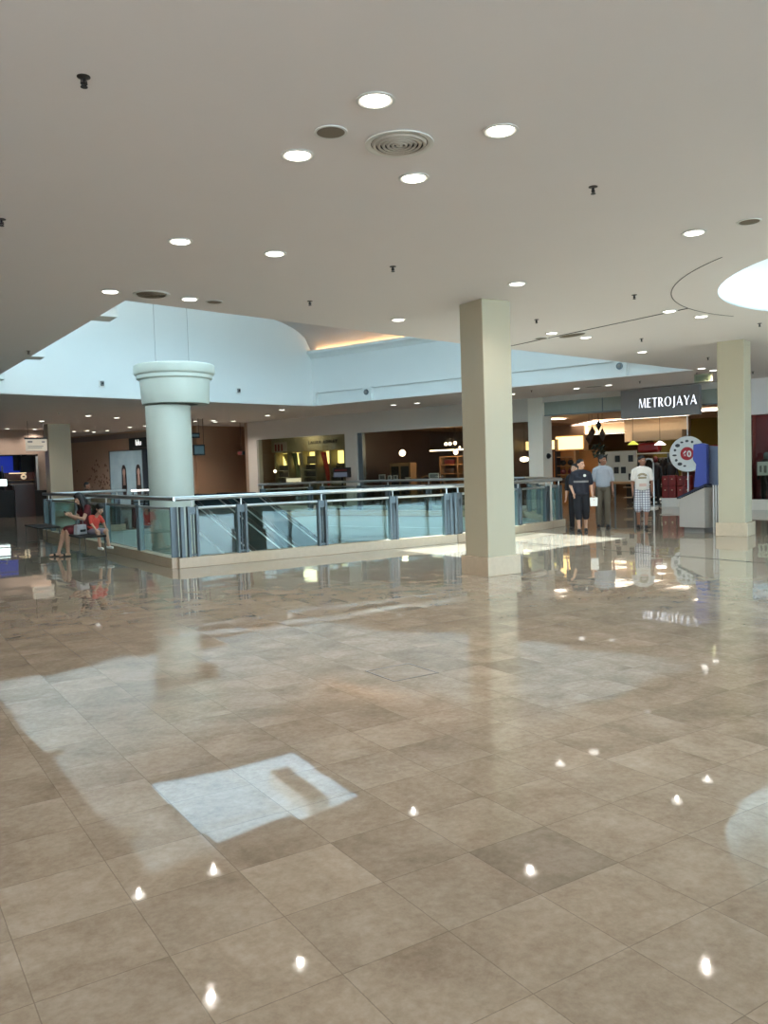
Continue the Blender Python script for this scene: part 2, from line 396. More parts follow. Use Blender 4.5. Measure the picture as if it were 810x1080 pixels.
mb.rings([[mb.v((x, y, z)) for x, y in pl] for pl, z in ((VOID, -0.03), (VOID, -0.40), (lo2, -0.40), (lo2, -0.72), (VOID, -0.72), (VOID, -0.9))], cap=False)
struct(mb.build('trim_8', mat('white_slab_edge', (222, 226, 222), 0.6, var=0.02)))

# outer walls of the hall
struct(MB().box(-9.2, -9, -26, 46, 0, 4).build('wall_far_left', CEIL))
struct(MB().box(-9, 42, 46, 46.2, 0, 4).build('wall_far_back', TAUPE))
struct(MB().box(42, 42.2, -26, 46, 0, 4).build('wall_far_right', TAUPE))
mb = MB(); mb.box(-9, 42, -26.2, -26, 0, 0.4).box(-9, 42, -26.2, -26, 3.7, 4)
for x in range(-9, 43, 3): mb.box(x - .08, x + .08, -26.2, -26, .4, 3.7)
struct(mb.build('wall_behind', WHITE))
struct(MB().box(-9, 42, -26.12, -26.1, .4, 3.7).build('window_rear_fill', SKYGLASS))  # unseen glazing, put in so sky light fills the near hall

# ---- left rear: blue shop, party wall, recess
struct(MB().box(-9, 3.42, 28, 28.25, 2.83, 4.0).box(2.86, 3.42, 28, 28.25, 0, 2.83).build('wall_blue_shop', mat('brown_grey_bulkhead', (150, 128, 112), 0.6)))
struct(MB().box(3.2, 3.42, 28.25, 40, 0, 4).build('wall_shop_side', TAUPE))
struct(MB().box(-9, 3.2, 33, 33.2, 0, 4).build('wall_shop_rear', mat('dark_shop_wall', (40, 34, 34), 0.6)))
struct(MB().box(3.42, 6.6, 37.4, 37.6, 0, 4).build('wall_passage_end', TAUPE))
PW = Matrix.Translation((8.2, 28.8, 0)) @ Matrix.Rotation(math.radians(-72), 4, 'Z')
struct(MB(PW).box(-9.0, 4.0, 0, 0.25, 0, 4.0).build('wall_beauty_shop', PINKW))
struct(MB(PW).box(-9.0, 2.6, -0.10, 0.0, 3.66, 3.92).build('trim_9', GREY))
wr0 = PW @ Vector((4.0, 0, 0)); wr1 = sp(-8.8, 0.0)
struct(MB(PW).box(4.0, 4.2, 0.0, 3.2, 0, 4.0).build('wall_recess_left', ORANGEW))
struct(MB(PW).box(4.0, 12.0, 3.2, 3.4, 0, 4.0).build('wall_recess_rear', TAUPE))
d1 = thing('door_1', 'tan door in the rear wall of the recess', 'door', PW @ Vector((6.9, 3.16, 0)), math.radians(-72)); d1['kind'] = 'structure'
MB().box(-.5, .5, 0, .05, 0, 2.1).build('door_leaf', mat('tan_door', (150, 104, 80), 0.5), d1)
MB().box(-.58, -.5, -.02, .05, 0, 2.18).box(.5, .58, -.02, .05, 0, 2.18).box(-.5, .5, -.02, .05, 2.1, 2.18).build('door_frame', BROWN, d1)
MB().box(.36, .44, -.06, 0, .98, 1.02).build('handle', STEEL, d1)
# ---- storefront line on the far right
mb = MB(SF); mb.box(-8.8, 5.83, 0, .25, 3.17, 4.0).box(6.42, 12.5, 0, .25, 3.82, 4.0).box(-8.8, -8.22, 0, .35, 0, 3.17).box(-2.87, -2.24, 0, .35, 0, 3.17)
mb.box(-8.8, 5.83, 0, .2, 0, 0.12); struct(mb.build('wall_shopfront', FASCIA))
struct(MB(SF).box(-9.0, -8.8, 0, 9, 0, 4.0).build('wall_recess_right', TAUPE))
struct(MB(SF).box(-8.22, -2.87, .12, .14, .12, 3.17).build('window_2', SHOPGLASS))
struct(MB(SF).box(-2.24, 4.4, .12, .14, .12, 3.17).build('window_3', SHOPGLASS))
struct(MB(SF).box(-2.24, -2.0, .1, .3, 0.12, 3.17).build('trim_10', STEELP))
struct(MB(SF).box(4.4, 5.83, .12, .14, .12, 3.17).build('window_4', SHOPGLASS))
struct(MB(SF).box(6.42, 12.5, .12, .14, 3.36, 3.82).build('window_5', mat('frosted_transom', (150, 156, 146), .25)))
struct(MB(SF).box(6.42, 12.5, .10, .16, 3.33, 3.36).box(8.6, 8.63, .1, .16, 3.36, 3.82).build('trim_11', STEELP))
struct(MB(SF).box(12.5, 13.0, -.05, .5, 0, 4.0).build('wall_entrance_pier', FASCIA))
struct(MB(SF).box(13.0, 34, -.12, .25, 2.92, 4.0).build('wall_red_shop_header', CEIL))
struct(MB(SF).box(13.0, 34, -.05, .25, 0, .31).build('baseboard_right', mat('pale_stone', (206, 200, 190), 0.3)))
# shop interiors
struct(MB(SF).box(-8.8, -2.5, 4.0, 4.15, 0, 4).build('wall_linen_shop', mat('olive_grey_wall', (146, 138, 112), 0.6)))
struct(MB(SF).box(-2.6, -2.45, .35, 10, 0, 4).build('wall_partition', BROWN))
struct(MB(SF).box(-8.8, -2.6, .25, 4.0, 3.45, 3.55).build('ceiling_linen_shop', mat('olive_ceiling', (160, 146, 118), 0.7)))
struct(MB(SF).box(-2.45, 4.3, .25, 8.0, 3.35, 3.45).build('ceiling_home_shop', mat('brown_ceiling', (122, 90, 64), 0.7)))
struct(MB(SF).box(-2.45, 4.4, 8.0, 8.15, 0, 4).build('wall_home_shop', mat('brown_wall', (88, 64, 46), 0.6)))
struct(MB(SF).box(4.3, 4.42, .25, 3.0, 0, 4).build('wall_home_partition', BROWN))
struct(MB(SF).box(4.42, 13.2, .75, 14, 3.34, 3.44).box(-2.0, 4.42, 8.16, 14, 3.34, 3.44).build('ceiling_store', mat('store_ceiling', (190, 166, 144), 0.7)))
struct(MB(SF).box(-2.0, 14, 14, 14.2, 0, 4).build('wall_store_rear', mat('store_rear_wall', (120, 88, 54), 0.6)))
struct(MB(SF).box(13.2, 13.35, .5, 14, 0, 4).build('wall_store_side', DRED))
struct(MB(SF).box(7.2, 11.8, 9.0, 9.15, 0, 3.34).build('wall_olive', OLIVE))
mb = MB(SF); mb.box(7.0, 9.6, 6.2, 6.5, 2.42, 3.34).box(7.6, 9.6, 5.4, 6.2, 2.42, 2.80).box(3.2, 7.0, 8.6, 8.8, 2.9, 3.34)
struct(mb.build('trim_12', CREAM))
struct(MB(SF).box(13.0, 34, .9, 1.0, .31, 2.92).build('wall_red_shop', MAROON))
struct(MB(SF).box(13.0, 34, .10, .12, .31, 2.92).build('window_6', SHOPGLASS))
struct(MB(SF).box(16, 16.06, .08, .14, .31, 2.92).box(19, 19.06, .08, .14, .31, 2.92).build('trim_13', STEELP))

# ------------------------------------------------------------------ pillars
def pillar(name, label, x, y, rot, w=0.53, H=4.0, base=True, wb=0.63):
    t = thing(name, label, 'pillar', (x, y, 0), rot)
    h = w / 2
    MB().box(-h, h, -h, h, 0.0, H).build('shaft', PILLAR, t, bevel=0.012)
    if base: MB().box(-wb / 2, wb / 2, -wb / 2, wb / 2, 0, 0.28).build('plinth', STONE, t, bevel=0.008)
    return t
pillar('square_pillar', 'square cream pillar on a beige stone plinth, standing alone in front of the glass balustrade', 3.34, -4.44, 0)
pillar('square_pillar', 'square cream pillar with a stone plinth, hiding part of the blue and grey directory kiosk', 10.84, -3.36, math.radians(20))
pillar('square_pillar', 'broad cream pillar behind the benches, beside the hanging white sign', 2.98, 24.0, 0, 0.92, 4.0, True, 1.0)
wp = thing('white_pier', 'off-white pier between the home shop window and the department store entrance', 'pillar', sp(5.83, -.02), A70)
MB().box(0, .58, 0, .72, 0, 3.998).build('shaft', mat('off_white_pier', (220, 212, 198), 0.5, var=.02), wp, bevel=.01)
MB().lathe([(.0, 0), (.10, 0), (.10, .05), (.05, .12), (0, .12)], seg=20).build('round_fitting', DARKM, wp, loc=(.58, .35, 1.9)).rotation_euler = (0, PI / 2, 0)

rp = thing('round_pillar', 'pale round column with a wide drum capital, rising through the void', 'pillar', (1.94, 5.9, -5.0))
MB().lathe([(.535, 0), (.535, 8.3)], seg=48).build('shaft', ROUNDP, rp, smooth=True)
MB().lathe([(.535, 8.34), (.79, 8.34), (.80, 8.36), (.835, 8.92), (.90, 8.95), (.90, 9.03), (.945, 9.05), (.965, 9.08), (.965, 9.26), (.945, 9.28), (0, 9.28)], c=(.20, 0, 0), seg=56, cap=False).build('capital', ROUNDP, rp, smooth=True)
for nm, lb, x, y in (('suspension_cable', 'thin dark cable above the drum capital, on the side nearer the ceiling grille', 1.72, 6.0), ('suspension_cable', 'thin dark cable above the drum capital, on the side nearer the square pillar', 2.46, 5.75)):
    tag(MB().tube([(0, 0, 0), (0, 0, 2.75)], .005, 6).build(nm, GREY, loc=(x, y, 4.28)), lb, 'cable')

# ------------------------------------------------------------------ balustrades
def balustrade(label, p, q, posts, gap0=0.0, gap1=0.0, out=1, ztop=1.24, rail_ext=(0, 0), plate_posts=()):
    """run of glass railing from p to q; local x along the run; the void lies on local +y*out"""
    p, q = Vector((*p, 0)), Vector((*q, 0)); d = q - p; L = d.length
    t = thing('glass_balustrade', label, 'balustrade', p, math.atan2(d.y, d.x), 'balustrades round the void')
    MB().box(0, L, -.10, .12, 0, .18).build('plinth', STONE, t, bevel=.006)
    MB().tube([(rail_ext[0], 0, ztop - .035), (L + rail_ext[1], 0, ztop - .035)], .042, 14).build('handrail', STEEL, t, smooth=True)
    xs = sorted(posts)
    # posts: twin flat bars with spacers
    for x in xs:
        mb = MB()
        for dx in (-.075, .075): mb.box(x + dx - .022, x + dx + .022, -.05, .05, .16, 1.06)
        mb.box(x - .006, x + .006, -.02, .02, .16, 1.04)
        for z in (.20, .92): mb.box(x - .06, x + .06, -.03, .03, z, z + .025)
        mb.box(x - .05, x + .05, -.035, .035, .95, 1.05)
        po = mb.build('post', STEELP, t)
        MB().tube([(x, 0, 1.03), (x, 0, 1.18)], .016, 8).box(x - .05, x + .05, -.02, .02, 1.165, 1.18).build('bracket', STEEL, po)
    ends = [gap0] + xs + [L - gap1]
    for a, b in zip(ends, ends[1:]):
        a2 = a + (.10 if a in xs else .0); b2 = b - (.10 if b in xs else .0)
        if b2 - a2 < .12: continue
        MB().box(a2, b2, -.007, .007, .20, 1.0).build('glass_panel', GLASS, t)
        MB().tube([(a2, 0, 1.03), (b2, 0, 1.03)], .026, 10).build('mid_rail', STEEL, t, smooth=True)
    for x, wd in plate_posts: MB().box(x - wd, x + wd, -.06, .06, .16, 1.06).build('corner_post', STEELP, t)
    return t
balustrade('glass balustrade behind the bench with the seated woman, running back from the near corner', (0.06, 11.6), (0.06, 0.06), [1.0, 4.1, 6.9, 9.4], 0.15, 0.12, plate_posts=((11.42, .025), (.1, .05)))
balustrade('long straight glass balustrade between the near corner and the square pillar', (0.06, 0.06), (6.1, 0.06), [.30, 1.22, 2.87, 4.50, 5.86], .24, .05, plate_posts=((.10, .03), (6.05, .03)))
balustrade('short glass balustrade angled back beyond the square pillar, ending by the walking men', (6.1, 0.06), (10.1, 1.36), [.16, 2.68, 4.05], .1, .06)
b = balustrade('very short glass balustrade at the corner nearest the man in black', (10.1, 1.36), (10.75, 1.6), [.55], .1, .02)
MB().tube([(.04, -.02, .16), (.04, -.02, 1.1)], .035, 12).build('corner_pole', mat('white_pole', (226, 222, 214), .4), b, smooth=True)
balustrade('glass balustrade across the void below the department store, mostly behind the square pillar', (10.75, 1.6), (12.95, 5.36), [1.0, 2.6, 3.9], .1, .1)
balustrade('far glass balustrade in front of the linen and home shops, across the void', (12.95, 5.36), (9.9, 13.4), [.3, 1.9, 3.6, 5.3, 6.55, 8.3], .1, .1, rail_ext=(0, .12))
dBx, dBy = 9.9 - .06, 13.4 - 11.6
balustrade('glass balustrade across the rear of the void, in front of the broad cream pillar', (0.06, 11.6), (0.06 + dBx * .24, 11.6 + dBy * .24), [.12, 2.2], .2, .1, rail_ext=(-.05, .1))
balustrade('rear glass balustrade beside the escalator landing, facing the linen shop', (0.06 + dBx * .74, 11.6 + dBy * .74), (9.9, 13.4), [.2, 2.3], .1, .1)

# ------------------------------------------------------------------ escalators
def escalator(label, x, y):
    t = thing('escalator', label, 'escalator', (x, y, 0), A70 + 0, 'escalators in the void')     # local +x runs downhill
    run = 9.0; s0 = 1.4; ang = math.atan(.577); Z1 = -5.0
    prof = [(-1.0, -.02), (s0, -.02), (s0 + (5.0) / .577, Z1), (s0 + 5.0 / .577 + 1.5, Z1)]
    low = [(p[0], p[1] - .75) for p in prof]; low[-1] = (prof[-1][0], Z1); low[-2] = (prof[-2][0] - .9, Z1)
    poly = prof + low[::-1]
    mb = MB()
    for yy in (-.62, .50): mb.extr([(a, yy, z + .08) for a, z in poly], (0, .12, 0))
    mb.extr([(a, -.5, z - .3) for a, z in poly], (0, 1.0, 0))
    mb.build('truss', mat('escalator_cladding', (128, 138, 140), .4, metal=.4), t)
    mb = MB(); n = 24
    for i in range(n):
        a = s0 + i * (8.66 / n); z = -.02 - i * (5.0 / n); mb.box(a, a + 8.66 / n + .02, -.5, .5, z - .25, z - 5.0 / n * .5)
    mb.box(-1.0, s0, -.5, .5, -.2, 0.0); mb.build('steps', mat('escalator_steps', (66, 74, 78), .45, metal=.5, var=.2, scale=30), t)
    for yy in (-.56, .56):
        base = [(-.7, .08), (s0, .08), (s0 + 8.66, -4.92), (s0 + 9.6, -4.92)]
        top = [(s0 + 9.6, -4.1), (s0 + 8.66, -4.05), (s0, .92), (-.7, .92)]
        MB().extr([(a, yy - .008, z) for a, z in base + top], (0, .016, 0)).build('side_glass', mat('dark_escalator_glass', (52, 66, 68), .08, var=0), t)
        h = MB().tube([(-.75, yy, .25), (-.95, yy, .5), (-.85, yy, .85), (-.6, yy, .96), (s0 - .2, yy, .96), (s0 + .3, yy, .82), (s0 + 8.5, yy, -3.95), (s0 + 9.2, yy, -4.08), (s0 + 9.8, yy, -4.1), (s0 + 9.95, yy, -4.5)], .035, 8)
        h.build('handrail', DARKM, t, smooth=True)
        MB().tube([(-.6, yy, .90), (s0 - .1, yy, .90), (s0 + 8.6, yy, -4.06)], .028, 6).tube([(-.7, yy * 1.04, .12), (s0 - .05, yy * 1.04, .12), (s0 + 8.6, yy * 1.04, -4.86)], .03, 6).build('deck_strip', STEEL, t, smooth=True)
    return t
escalator('escalator nearer the drum column, descending into the void', 4.05, 11.9)
escalator('escalator nearer the shops, descending into the void', 5.55, 12.2)

# ------------------------------------------------------------------ ceiling fittings
def downlight(label, group=None):
    t = thing('downlight', label, 'ceiling light', (0, 0, 4.0), 0, group)
    MB().lathe([(.112, 0), (.128, -.004), (.13, -.012), (.112, -.014), (.10, -.006), (.092, 0)], seg=28, cap=False).build('trim_ring', RINGM, t, smooth=True)
    MB().lathe([(0, -.001), (.09, -.001), (.09, -.016), (.05, -.020), (0, -.021)], seg=28).build('lamp', LAMPON, t, smooth=True)
    return t
DL = [(-1.65, -9.4), (-1.67, -8.32), (-0.6, -8.32), (-0.6, -9.41), (-1.68, -5.68), (-0.61, -5.66), (-1.71, -3.06), (-0.64, -3.02), (2.91, -5.64), (2.9, -2.81), (3.0, -8.32), (6.58, -5.15), (7.52, -5.05), (6.3, -2.77), (7.31, -2.64), (10.13, -1.6),
      (3.1, 18.85), (4.41, 19.76), (1.48, 27.2), (2.72, 27.6), (2.0, 21.9), (4.92, 29.63), (5.37, 28.81), (6.0, 30.11), (6.35, 28.83), (6.7, 26.05), (7.1, 24.93), (8.29, 21.5), (8.99, 21.13), (9.44, 22.07), (10.03, 21.38), (10.07, 17.81), (9.33, 14.9),
      (12.58, 12.1), (13.02, 11.18), (14.24, 7.35), (15.07, 5.21), (15.33, 4.1), (14.39, 0.05), (15.16, 0.25), (19.0, 2.11)]
LBL = ['lit round downlight nearest the camera, above the round ceiling grille', 'lit round downlight below the small round ceiling cover, in the cluster of four', 'lit round downlight just under the large round ceiling grille, in the cluster of four', 'lit round downlight in the cluster of four, across the grille from the small cover',
       'lit round downlight of the middle pair, the one farther from the square pillar', 'lit round downlight of the middle pair, the one nearer the square pillar', 'lit round downlight above the corner of the ceiling opening, beside an oval vent', 'lit round downlight above the ceiling opening, between the oval vent and the small cover',
       'lit round downlight just beside the top of the lone square pillar', 'lit round downlight near the edge of the ceiling opening, before the square pillar', 'lit round downlight between the square pillar and the dark ceiling vent near the round skylight',
       'lit round downlight by the thin ring groove near the round skylight, on the joint line', 'lit round downlight inside the ring groove near the round skylight', 'lit round downlight beside the long ceiling joint, nearer the square pillar', 'lit round downlight beside the oval ceiling vent on the long joint', 'lit round downlight alone between the joint line and the cream pillar with the kiosk',
       'lit downlight in the rear soffit, the first past the broad cream pillar', 'lit downlight in the rear soffit, nearest the void edge beside the column capital', 'lit downlight over the blue shop at the picture edge', 'lit downlight over the blue shop beside the hanging white sign', 'lit downlight just above the hanging white sign',
       'lit downlight in the rear soffit just past the broad cream pillar, over the flower wall', 'lit downlight above the flower wall, second past the broad pillar', 'lit downlight above the flower wall, set farthest back', 'lit downlight above the flower wall beside the poster window', 'lit downlight over the poster window', 'lit downlight over the dark shop sign beside the round column',
       'lit downlight just past the round column, over the small hanging signs', 'lit downlight of the close pair past the round column, the upper one', 'lit downlight of the close pair past the round column, the lower one', 'lit downlight over the mouth of the recess with the tan door',
       'lit downlight in front of the pier where the linen shop begins', 'lit downlight above the linen shop window, near the void edge', 'lit downlight over the home shop window, first of the pair', 'lit downlight over the home shop window, second of the pair',
       'lit downlight just past the square pillar, above the white pier', 'lit downlight over the department store transom', 'lit downlight over the department store, nearest its grey name board', 'lit downlight of the pair beside the exit sign, the higher one', 'lit downlight of the pair beside the exit sign, the lower one', 'lit downlight past the cream pillar, above the red shop']
proto = None
def lamp_light(x, y, parent, e):
    l = light('downlight_bulb', 'SPOT', (0, 0, -.05), e, (1.0, 0.94, 0.87), spot_size=2.5, spot_blend=.9, shadow_soft_size=.022)
    l.parent = parent
for i, (x, y) in enumerate(DL):
    if i == 0:
        proto = downlight(LBL[0], 'recessed downlights'); proto.location = (x, y, 4.0); o = proto
    else: o = dup(proto, (x, y, 4.0), label=LBL[i])
    o['_xy'] = i; del o['_xy']
    lamps = o
DLOBJ = [o for o in C.objects if o.name.startswith('downlight') and o.type == 'EMPTY']
for o in DLOBJ: lamp_light(0, 0, o, 48 if o.location.y < 13 else 70)

def vent(label, x, y, r, cat='ceiling vent', rings=6, rm=None):
    t = thing('ceiling_vent', label, cat, (x, y, 4.0))
    MB().lathe([(r, 0), (r + .03, -.004), (r + .03, -.014), (r, -.016), (r - .015, -.006), (r - .015, 0)], seg=40, cap=False).build('flange', RINGM, t, smooth=True)
    MB().lathe([(0, -.001), (r - .01, -.001), (r - .01, -.004), (0, -.004)], seg=36).build('backing', mat('vent_dark', (52, 48, 44), .7), t)
    mb = MB()
    for k in range(rings):
        a = (r - .02) * (1 - k / rings); mb.lathe([(a, -.004), (a - .012, -.024), (a - .03 * r / .23, -.020), (a - .012, -.004)], seg=36, cap=False)
    mb.build('rings', rm or mat('vent_rings', (188, 180, 168), .45), t, smooth=True)
    return t
vent('large round ceiling grille with concentric rings, in the middle of four downlights', -1.11, -8.87, .225)
def cover(label, x, y, r, sq=(1, 1), rot=0):
    t = thing('ceiling_cover', label, 'ceiling vent', (x, y, 4.0), rot)
    MB().lathe([(r, 0), (r + .02, -.004), (r + .018, -.012), (r, -.012)], seg=32, cap=False, squash=sq).build('rim', RINGM, t, smooth=True)
    MB().lathe([(0, -.002), (r, -.002), (r, -.010), (r * .5, -.014), (0, -.014)], seg=32, squash=sq).build('grille', BRASS, t, smooth=True)
cover('small round brown ceiling cover between two downlights near the large grille', -1.66, -8.82, .10)
cover('small brown ceiling cover beyond the ceiling opening corner, beside a downlight', -.27, -2.98, .10)
cover('round brown ceiling cover above the round skylight at the picture edge', 3.17, -8.85, .10)
cover('long oval brown vent on the ceiling joint past the square pillar', 6.85, -2.74, .30, (.5, 1))
cover('small brown cover beside the long oval vent on the ceiling joint', 6.55, -2.23, .11)
cover('oval brown vent in the soffit over the department store entrance', 15.2, 4.6, .28, (.5, 1), .35)
vent('oval-looking ringed grille beside the corner of the ceiling opening', -1.19, -3.11, .21, rm=BRASS)
SPK = [(-3.35, -8.83, 'dark sprinkler head alone in the near corner of the ceiling'), (-3.36, -5.67, 'dark sprinkler head at the picture edge, level with the second row of downlights'), (0.93, -8.85, 'dark sprinkler head between the cluster of four downlights and the round cover'), (0.9, -5.71, 'dark sprinkler head between the middle pair of downlights and the square pillar'), (0.93, -3.53, 'dark sprinkler head over the arched end of the light well'),
       (5.01, -5.79, 'dark sprinkler head beside the ring groove of the round skylight'), (5.06, -3.7, 'small dark sprinkler head just past the square pillar'), (8.54, -2.93, 'dark sprinkler head beyond the ceiling joint, above a lone downlight'), (9.21, -5.01, 'dark sprinkler head under the round skylight at the picture edge'), (-1.75, 2.55, 'dark sprinkler head by the stepped edge of the ceiling opening'), (-1.9, 5.7, 'dark sprinkler head at the picture edge beside the ceiling opening'),
       (12.56, -1.49, 'dark sprinkler head close beside the cream pillar with the kiosk'), (16.72, 0.11, 'dark sprinkler head past the cream pillar, over the red shop'), (15.43, 2.97, 'dark sprinkler head just above the grey name board'), (14.0, 6.14, 'dark sprinkler head in the soffit above the white pier'), (1.74, 17.34, 'dark sprinkler head in the rear soffit before the broad pillar')]
sp0 = None
for x, y, lb in SPK:
    if sp0 is None:
        sp0 = thing('sprinkler', lb, 'sprinkler', (x, y, 4.0), 0, 'ceiling sprinklers')
        MB().lathe([(0, 0), (.055, 0), (.055, -.006), (.03, -.014), (0, -.014)], seg=18).build('escutcheon', mat('sprinkler_plate', (70, 66, 62), .4, metal=.6), sp0, smooth=True)
        MB().lathe([(.014, -.01), (.014, -.045), (.022, -.05), (.022, -.065), (0, -.065)], seg=12).tube([(-.02, 0, -.03), (-.026, 0, -.06), (0, 0, -.085)], .005, 6).tube([(.02, 0, -.03), (.026, 0, -.06), (0, 0, -.085)], .005, 6).build('body', DARKM, sp0, smooth=True)
        MB().lathe([(0, -.082), (.03, -.082), (.03, -.088), (0, -.088)], seg=14).build('deflector', DARKM, sp0)
    else: dup(sp0, (x, y, 4.0), label=lb)
for o in list(C.objects):
    if o.name.startswith('sprinkler') and o.type == 'EMPTY': o.scale = (.72, .72, .72)
# small cameras on the end wall, round fittings on the pilasters
def wallcam(label, s):
    p = P0 + dE * s - nE * .0
    t = thing('security_camera', label, 'camera', (p.x, p.y, 4.30), math.atan2(dE.y, dE.x))
    MB().box(-.08, .08, -.04, 0, .02, .22).build('back_box', WPAINT, t, bevel=.01)
    MB().box(-.05, .05, -.10, -.04, .05, .19).build('housing', GREY, t, bevel=.01)
    MB().lathe([(0, 0), (.035, 0), (.035, .02), (0, .02)], seg=14).build('lens', BLACK, t, loc=(0, -.10, .12)).rotation_euler = (PI / 2, 0, 0)
wallcam('small security camera on the white end wall, farther from the capital', 3.72)
wallcam('small security camera on the white end wall, past the drum capital', 8.6)
def walldisc(label, s):
    p = FR @ Vector((s, -.02, 4.31))
    t = thing('wall_fitting', label, 'wall fitting', p, math.atan2(dR.y, dR.x))
    a = MB().lathe([(0, 0), (.09, 0), (.10, .02), (.09, .05), (0, .05)], seg=24).build('rim', STEELP, t, smooth=True); a.rotation_euler = (PI / 2, 0, 0)
    a = MB().lathe([(0, .05), (.06, .05), (.05, .065), (0, .07)], seg=20).build('face', GREY, t, smooth=True); a.rotation_euler = (PI / 2, 0, 0)
walldisc('round grey fitting on the pilaster between the arched end and the square pillar', 2.52)
walldisc('round grey fitting on the pilaster above the department store entrance', 11.6)
ex = thing('exit_sign', 'small dull green box sign hanging from the soffit by the cream pillar', 'sign', (15.22, .6, 3.72), A70)
MB().box(-.24, .24, -.04, .04, 0, .22).build('case', mat('dull_olive_case', (128, 126, 98), .5), ex, bevel=.008)
MB().box(-.20, .20, -.046, -.04, .04, .18).build('face', mat('dull_sign_face', (92, 96, 66), .4), ex)
for x in (-.18, .18): MB().tube([(x, 0, .22), (x, 0, .28)], .008, 6).build('hanger', DARKM, ex)
hatch = thing('floor_hatch', 'square metal-edged access cover set flush in the floor tiles', 'floor hatch', (-1.07, -8.62, 0))
mb = MB()
for q in ((-.21, -.198, -.21, .21), (.198, .21, -.21, .21), (-.198, .198, -.21, -.198), (-.198, .198, .198, .21)): mb.box(q[0], q[1], q[2], q[3], -.008, .002)
mb.build('frame', mat('hatch_edge', (104, 92, 80), .4), hatch)
MB().box(-.197, .197, -.197, .197, -.008, .001).build('cover', FLOOR, hatch)

cv = thing('cove_light', 'warm strip lamp glowing on the cornice ledge below the vault', 'lamp', FR @ Vector((.25, -.08, 5.91)), math.atan2(dR.y, dR.x))
MB().box(0, 6.0, 0, .05, 0, .03).build('lamp', mat('cove_warm', (255, 204, 140), .4, emit=9.0, var=0), cv)
MB().box(-.03, 6.03, .05, .07, 0, .04).build('tray', RINGM, cv)

# ------------------------------------------------------------------ shops: helpers
def thS(name, label, cat, s, t, z=0.0, rot=0.0, group=None): return thing(name, label, cat, sp(s, t, z), A70 + rot, group)
def MBX(name, mt, par, *boxes, bevel=0.0):
    mb = MB()
    for q in boxes: mb.box(*q)
    return mb.build(name, mt, par, bevel=bevel)
FAB_G = mat('olive_fabric', (96, 104, 62), .8, var=.15); FAB_R = mat('red_fabric', (176, 44, 22), .8, var=.15); FAB_T = mat('tan_fabric', (168, 146, 100), .8, var=.12)
OLGREY = mat('olive_grey_board', (128, 120, 92), .6); DKBOX = mat('dark_storage_box', (48, 44, 38), .6)

# linen shop -------------------------------------------------------
u = thS('display_unit', 'lit five-bay display wall inside the linen shop window', 'display unit', -8.05, 1.0)
MBX('bulkhead', mat('olive_bulkhead', (150, 142, 112), .6), u, (-.2, 5.4, 0, .12, 2.56, 3.42))
for i in range(6): MBX('divider', OLGREY, u, (.86 * i - .04, .86 * i + .04, 0, .55, 0, 2.56))
for i in range(5):
    MBX('lit_back', NICHE, u, (.86 * i + .05, .86 * i + .81, .5, .53, 1.95, 2.52))
    MBX('lower_back', OLGREY, u, (.86 * i + .05, .86 * i + .81, .5, .53, 0, 1.95))
    for z in (1.0, 1.36, 1.68) if i in (0, 2, 4) else (): MBX('shelf', mat('pale_shelf', (186, 178, 150), .5), u, (.86 * i + .05, .86 * i + .81, .08, .5, z, z + .03))
text_mesh('LAURA ASHLEY', .21, .012, 'shop_name', DARKM, u, Matrix.Translation((3.05, -.02, 2.92)) @ TF, 1.25)
BAYB = ['dark storage box on the first bay of the linen display, {}', 'dark storage box in the middle bay of the linen display, {}']
for i, bay in ((0, 0), (1, 2)):
    for z, w_ in ((1.03, 'lowest shelf'), (1.39, 'middle shelf'), (1.71, 'upper shelf')):
        o = thS('storage_box', BAYB[i].format(w_), 'box', -8.05 + .86 * bay + .43, 1.28, z, group='storage boxes in the linen shop')
        MBX('body', DKBOX, o, (-.30, .30, -.13, .13, 0, .19)); MBX('lid', mat('box_lid', (84, 76, 62), .6), o, (-.31, .31, -.14, .14, .19, .23))
o = thS('picture_frame', 'grey-brown framed box standing in the lit top of the middle bay', 'frame', -6.33 + .43, 1.2, 1.97)
MBX('frame', mat('grey_brown_frame', (92, 82, 66), .5), o, (-.27, .27, 0, .05, 0, .36)); MBX('panel', mat('frame_panel', (120, 108, 86), .5), o, (-.21, .21, -.01, 0, .06, .30))
def drape(label, s, t, m, x1, z0=.95, z1=2.5):
    mb = MB(); R = []; n = 14
    for k in range(9):
        f = k / 8; xc = x1 * f; wd = .16 - .05 * math.sin(f * PI)
        R.append([mb.v((xc + wd * math.cos(2 * PI * j / n) * (1 + .15 * math.cos(5 * 2 * PI * j / n)), .07 * math.sin(2 * PI * j / n), z1 + (z0 - z1) * f)) for j in range(n)])
    mb.rings(R); o = mb.build('draped_fabric', m, smooth=True, loc=sp(s, t), rotz=A70); tag(o, label, 'fabric', 'draped fabrics in the linen shop')
drape('olive green fabric draped diagonally in the second lit bay', -7.02, 1.25, FAB_G, .30)
drape('tan fabric draped beside the olive one in the second lit bay', -6.60, 1.25, FAB_T, .13)
drape('red fabric draped diagonally in the fourth lit bay', -5.22, 1.25, FAB_R, .38)
drape('pale yellow fabric draped in the first lit bay', -7.75, 1.35, mat('yellow_fabric', (206, 182, 96), .8), .3, 1.95)
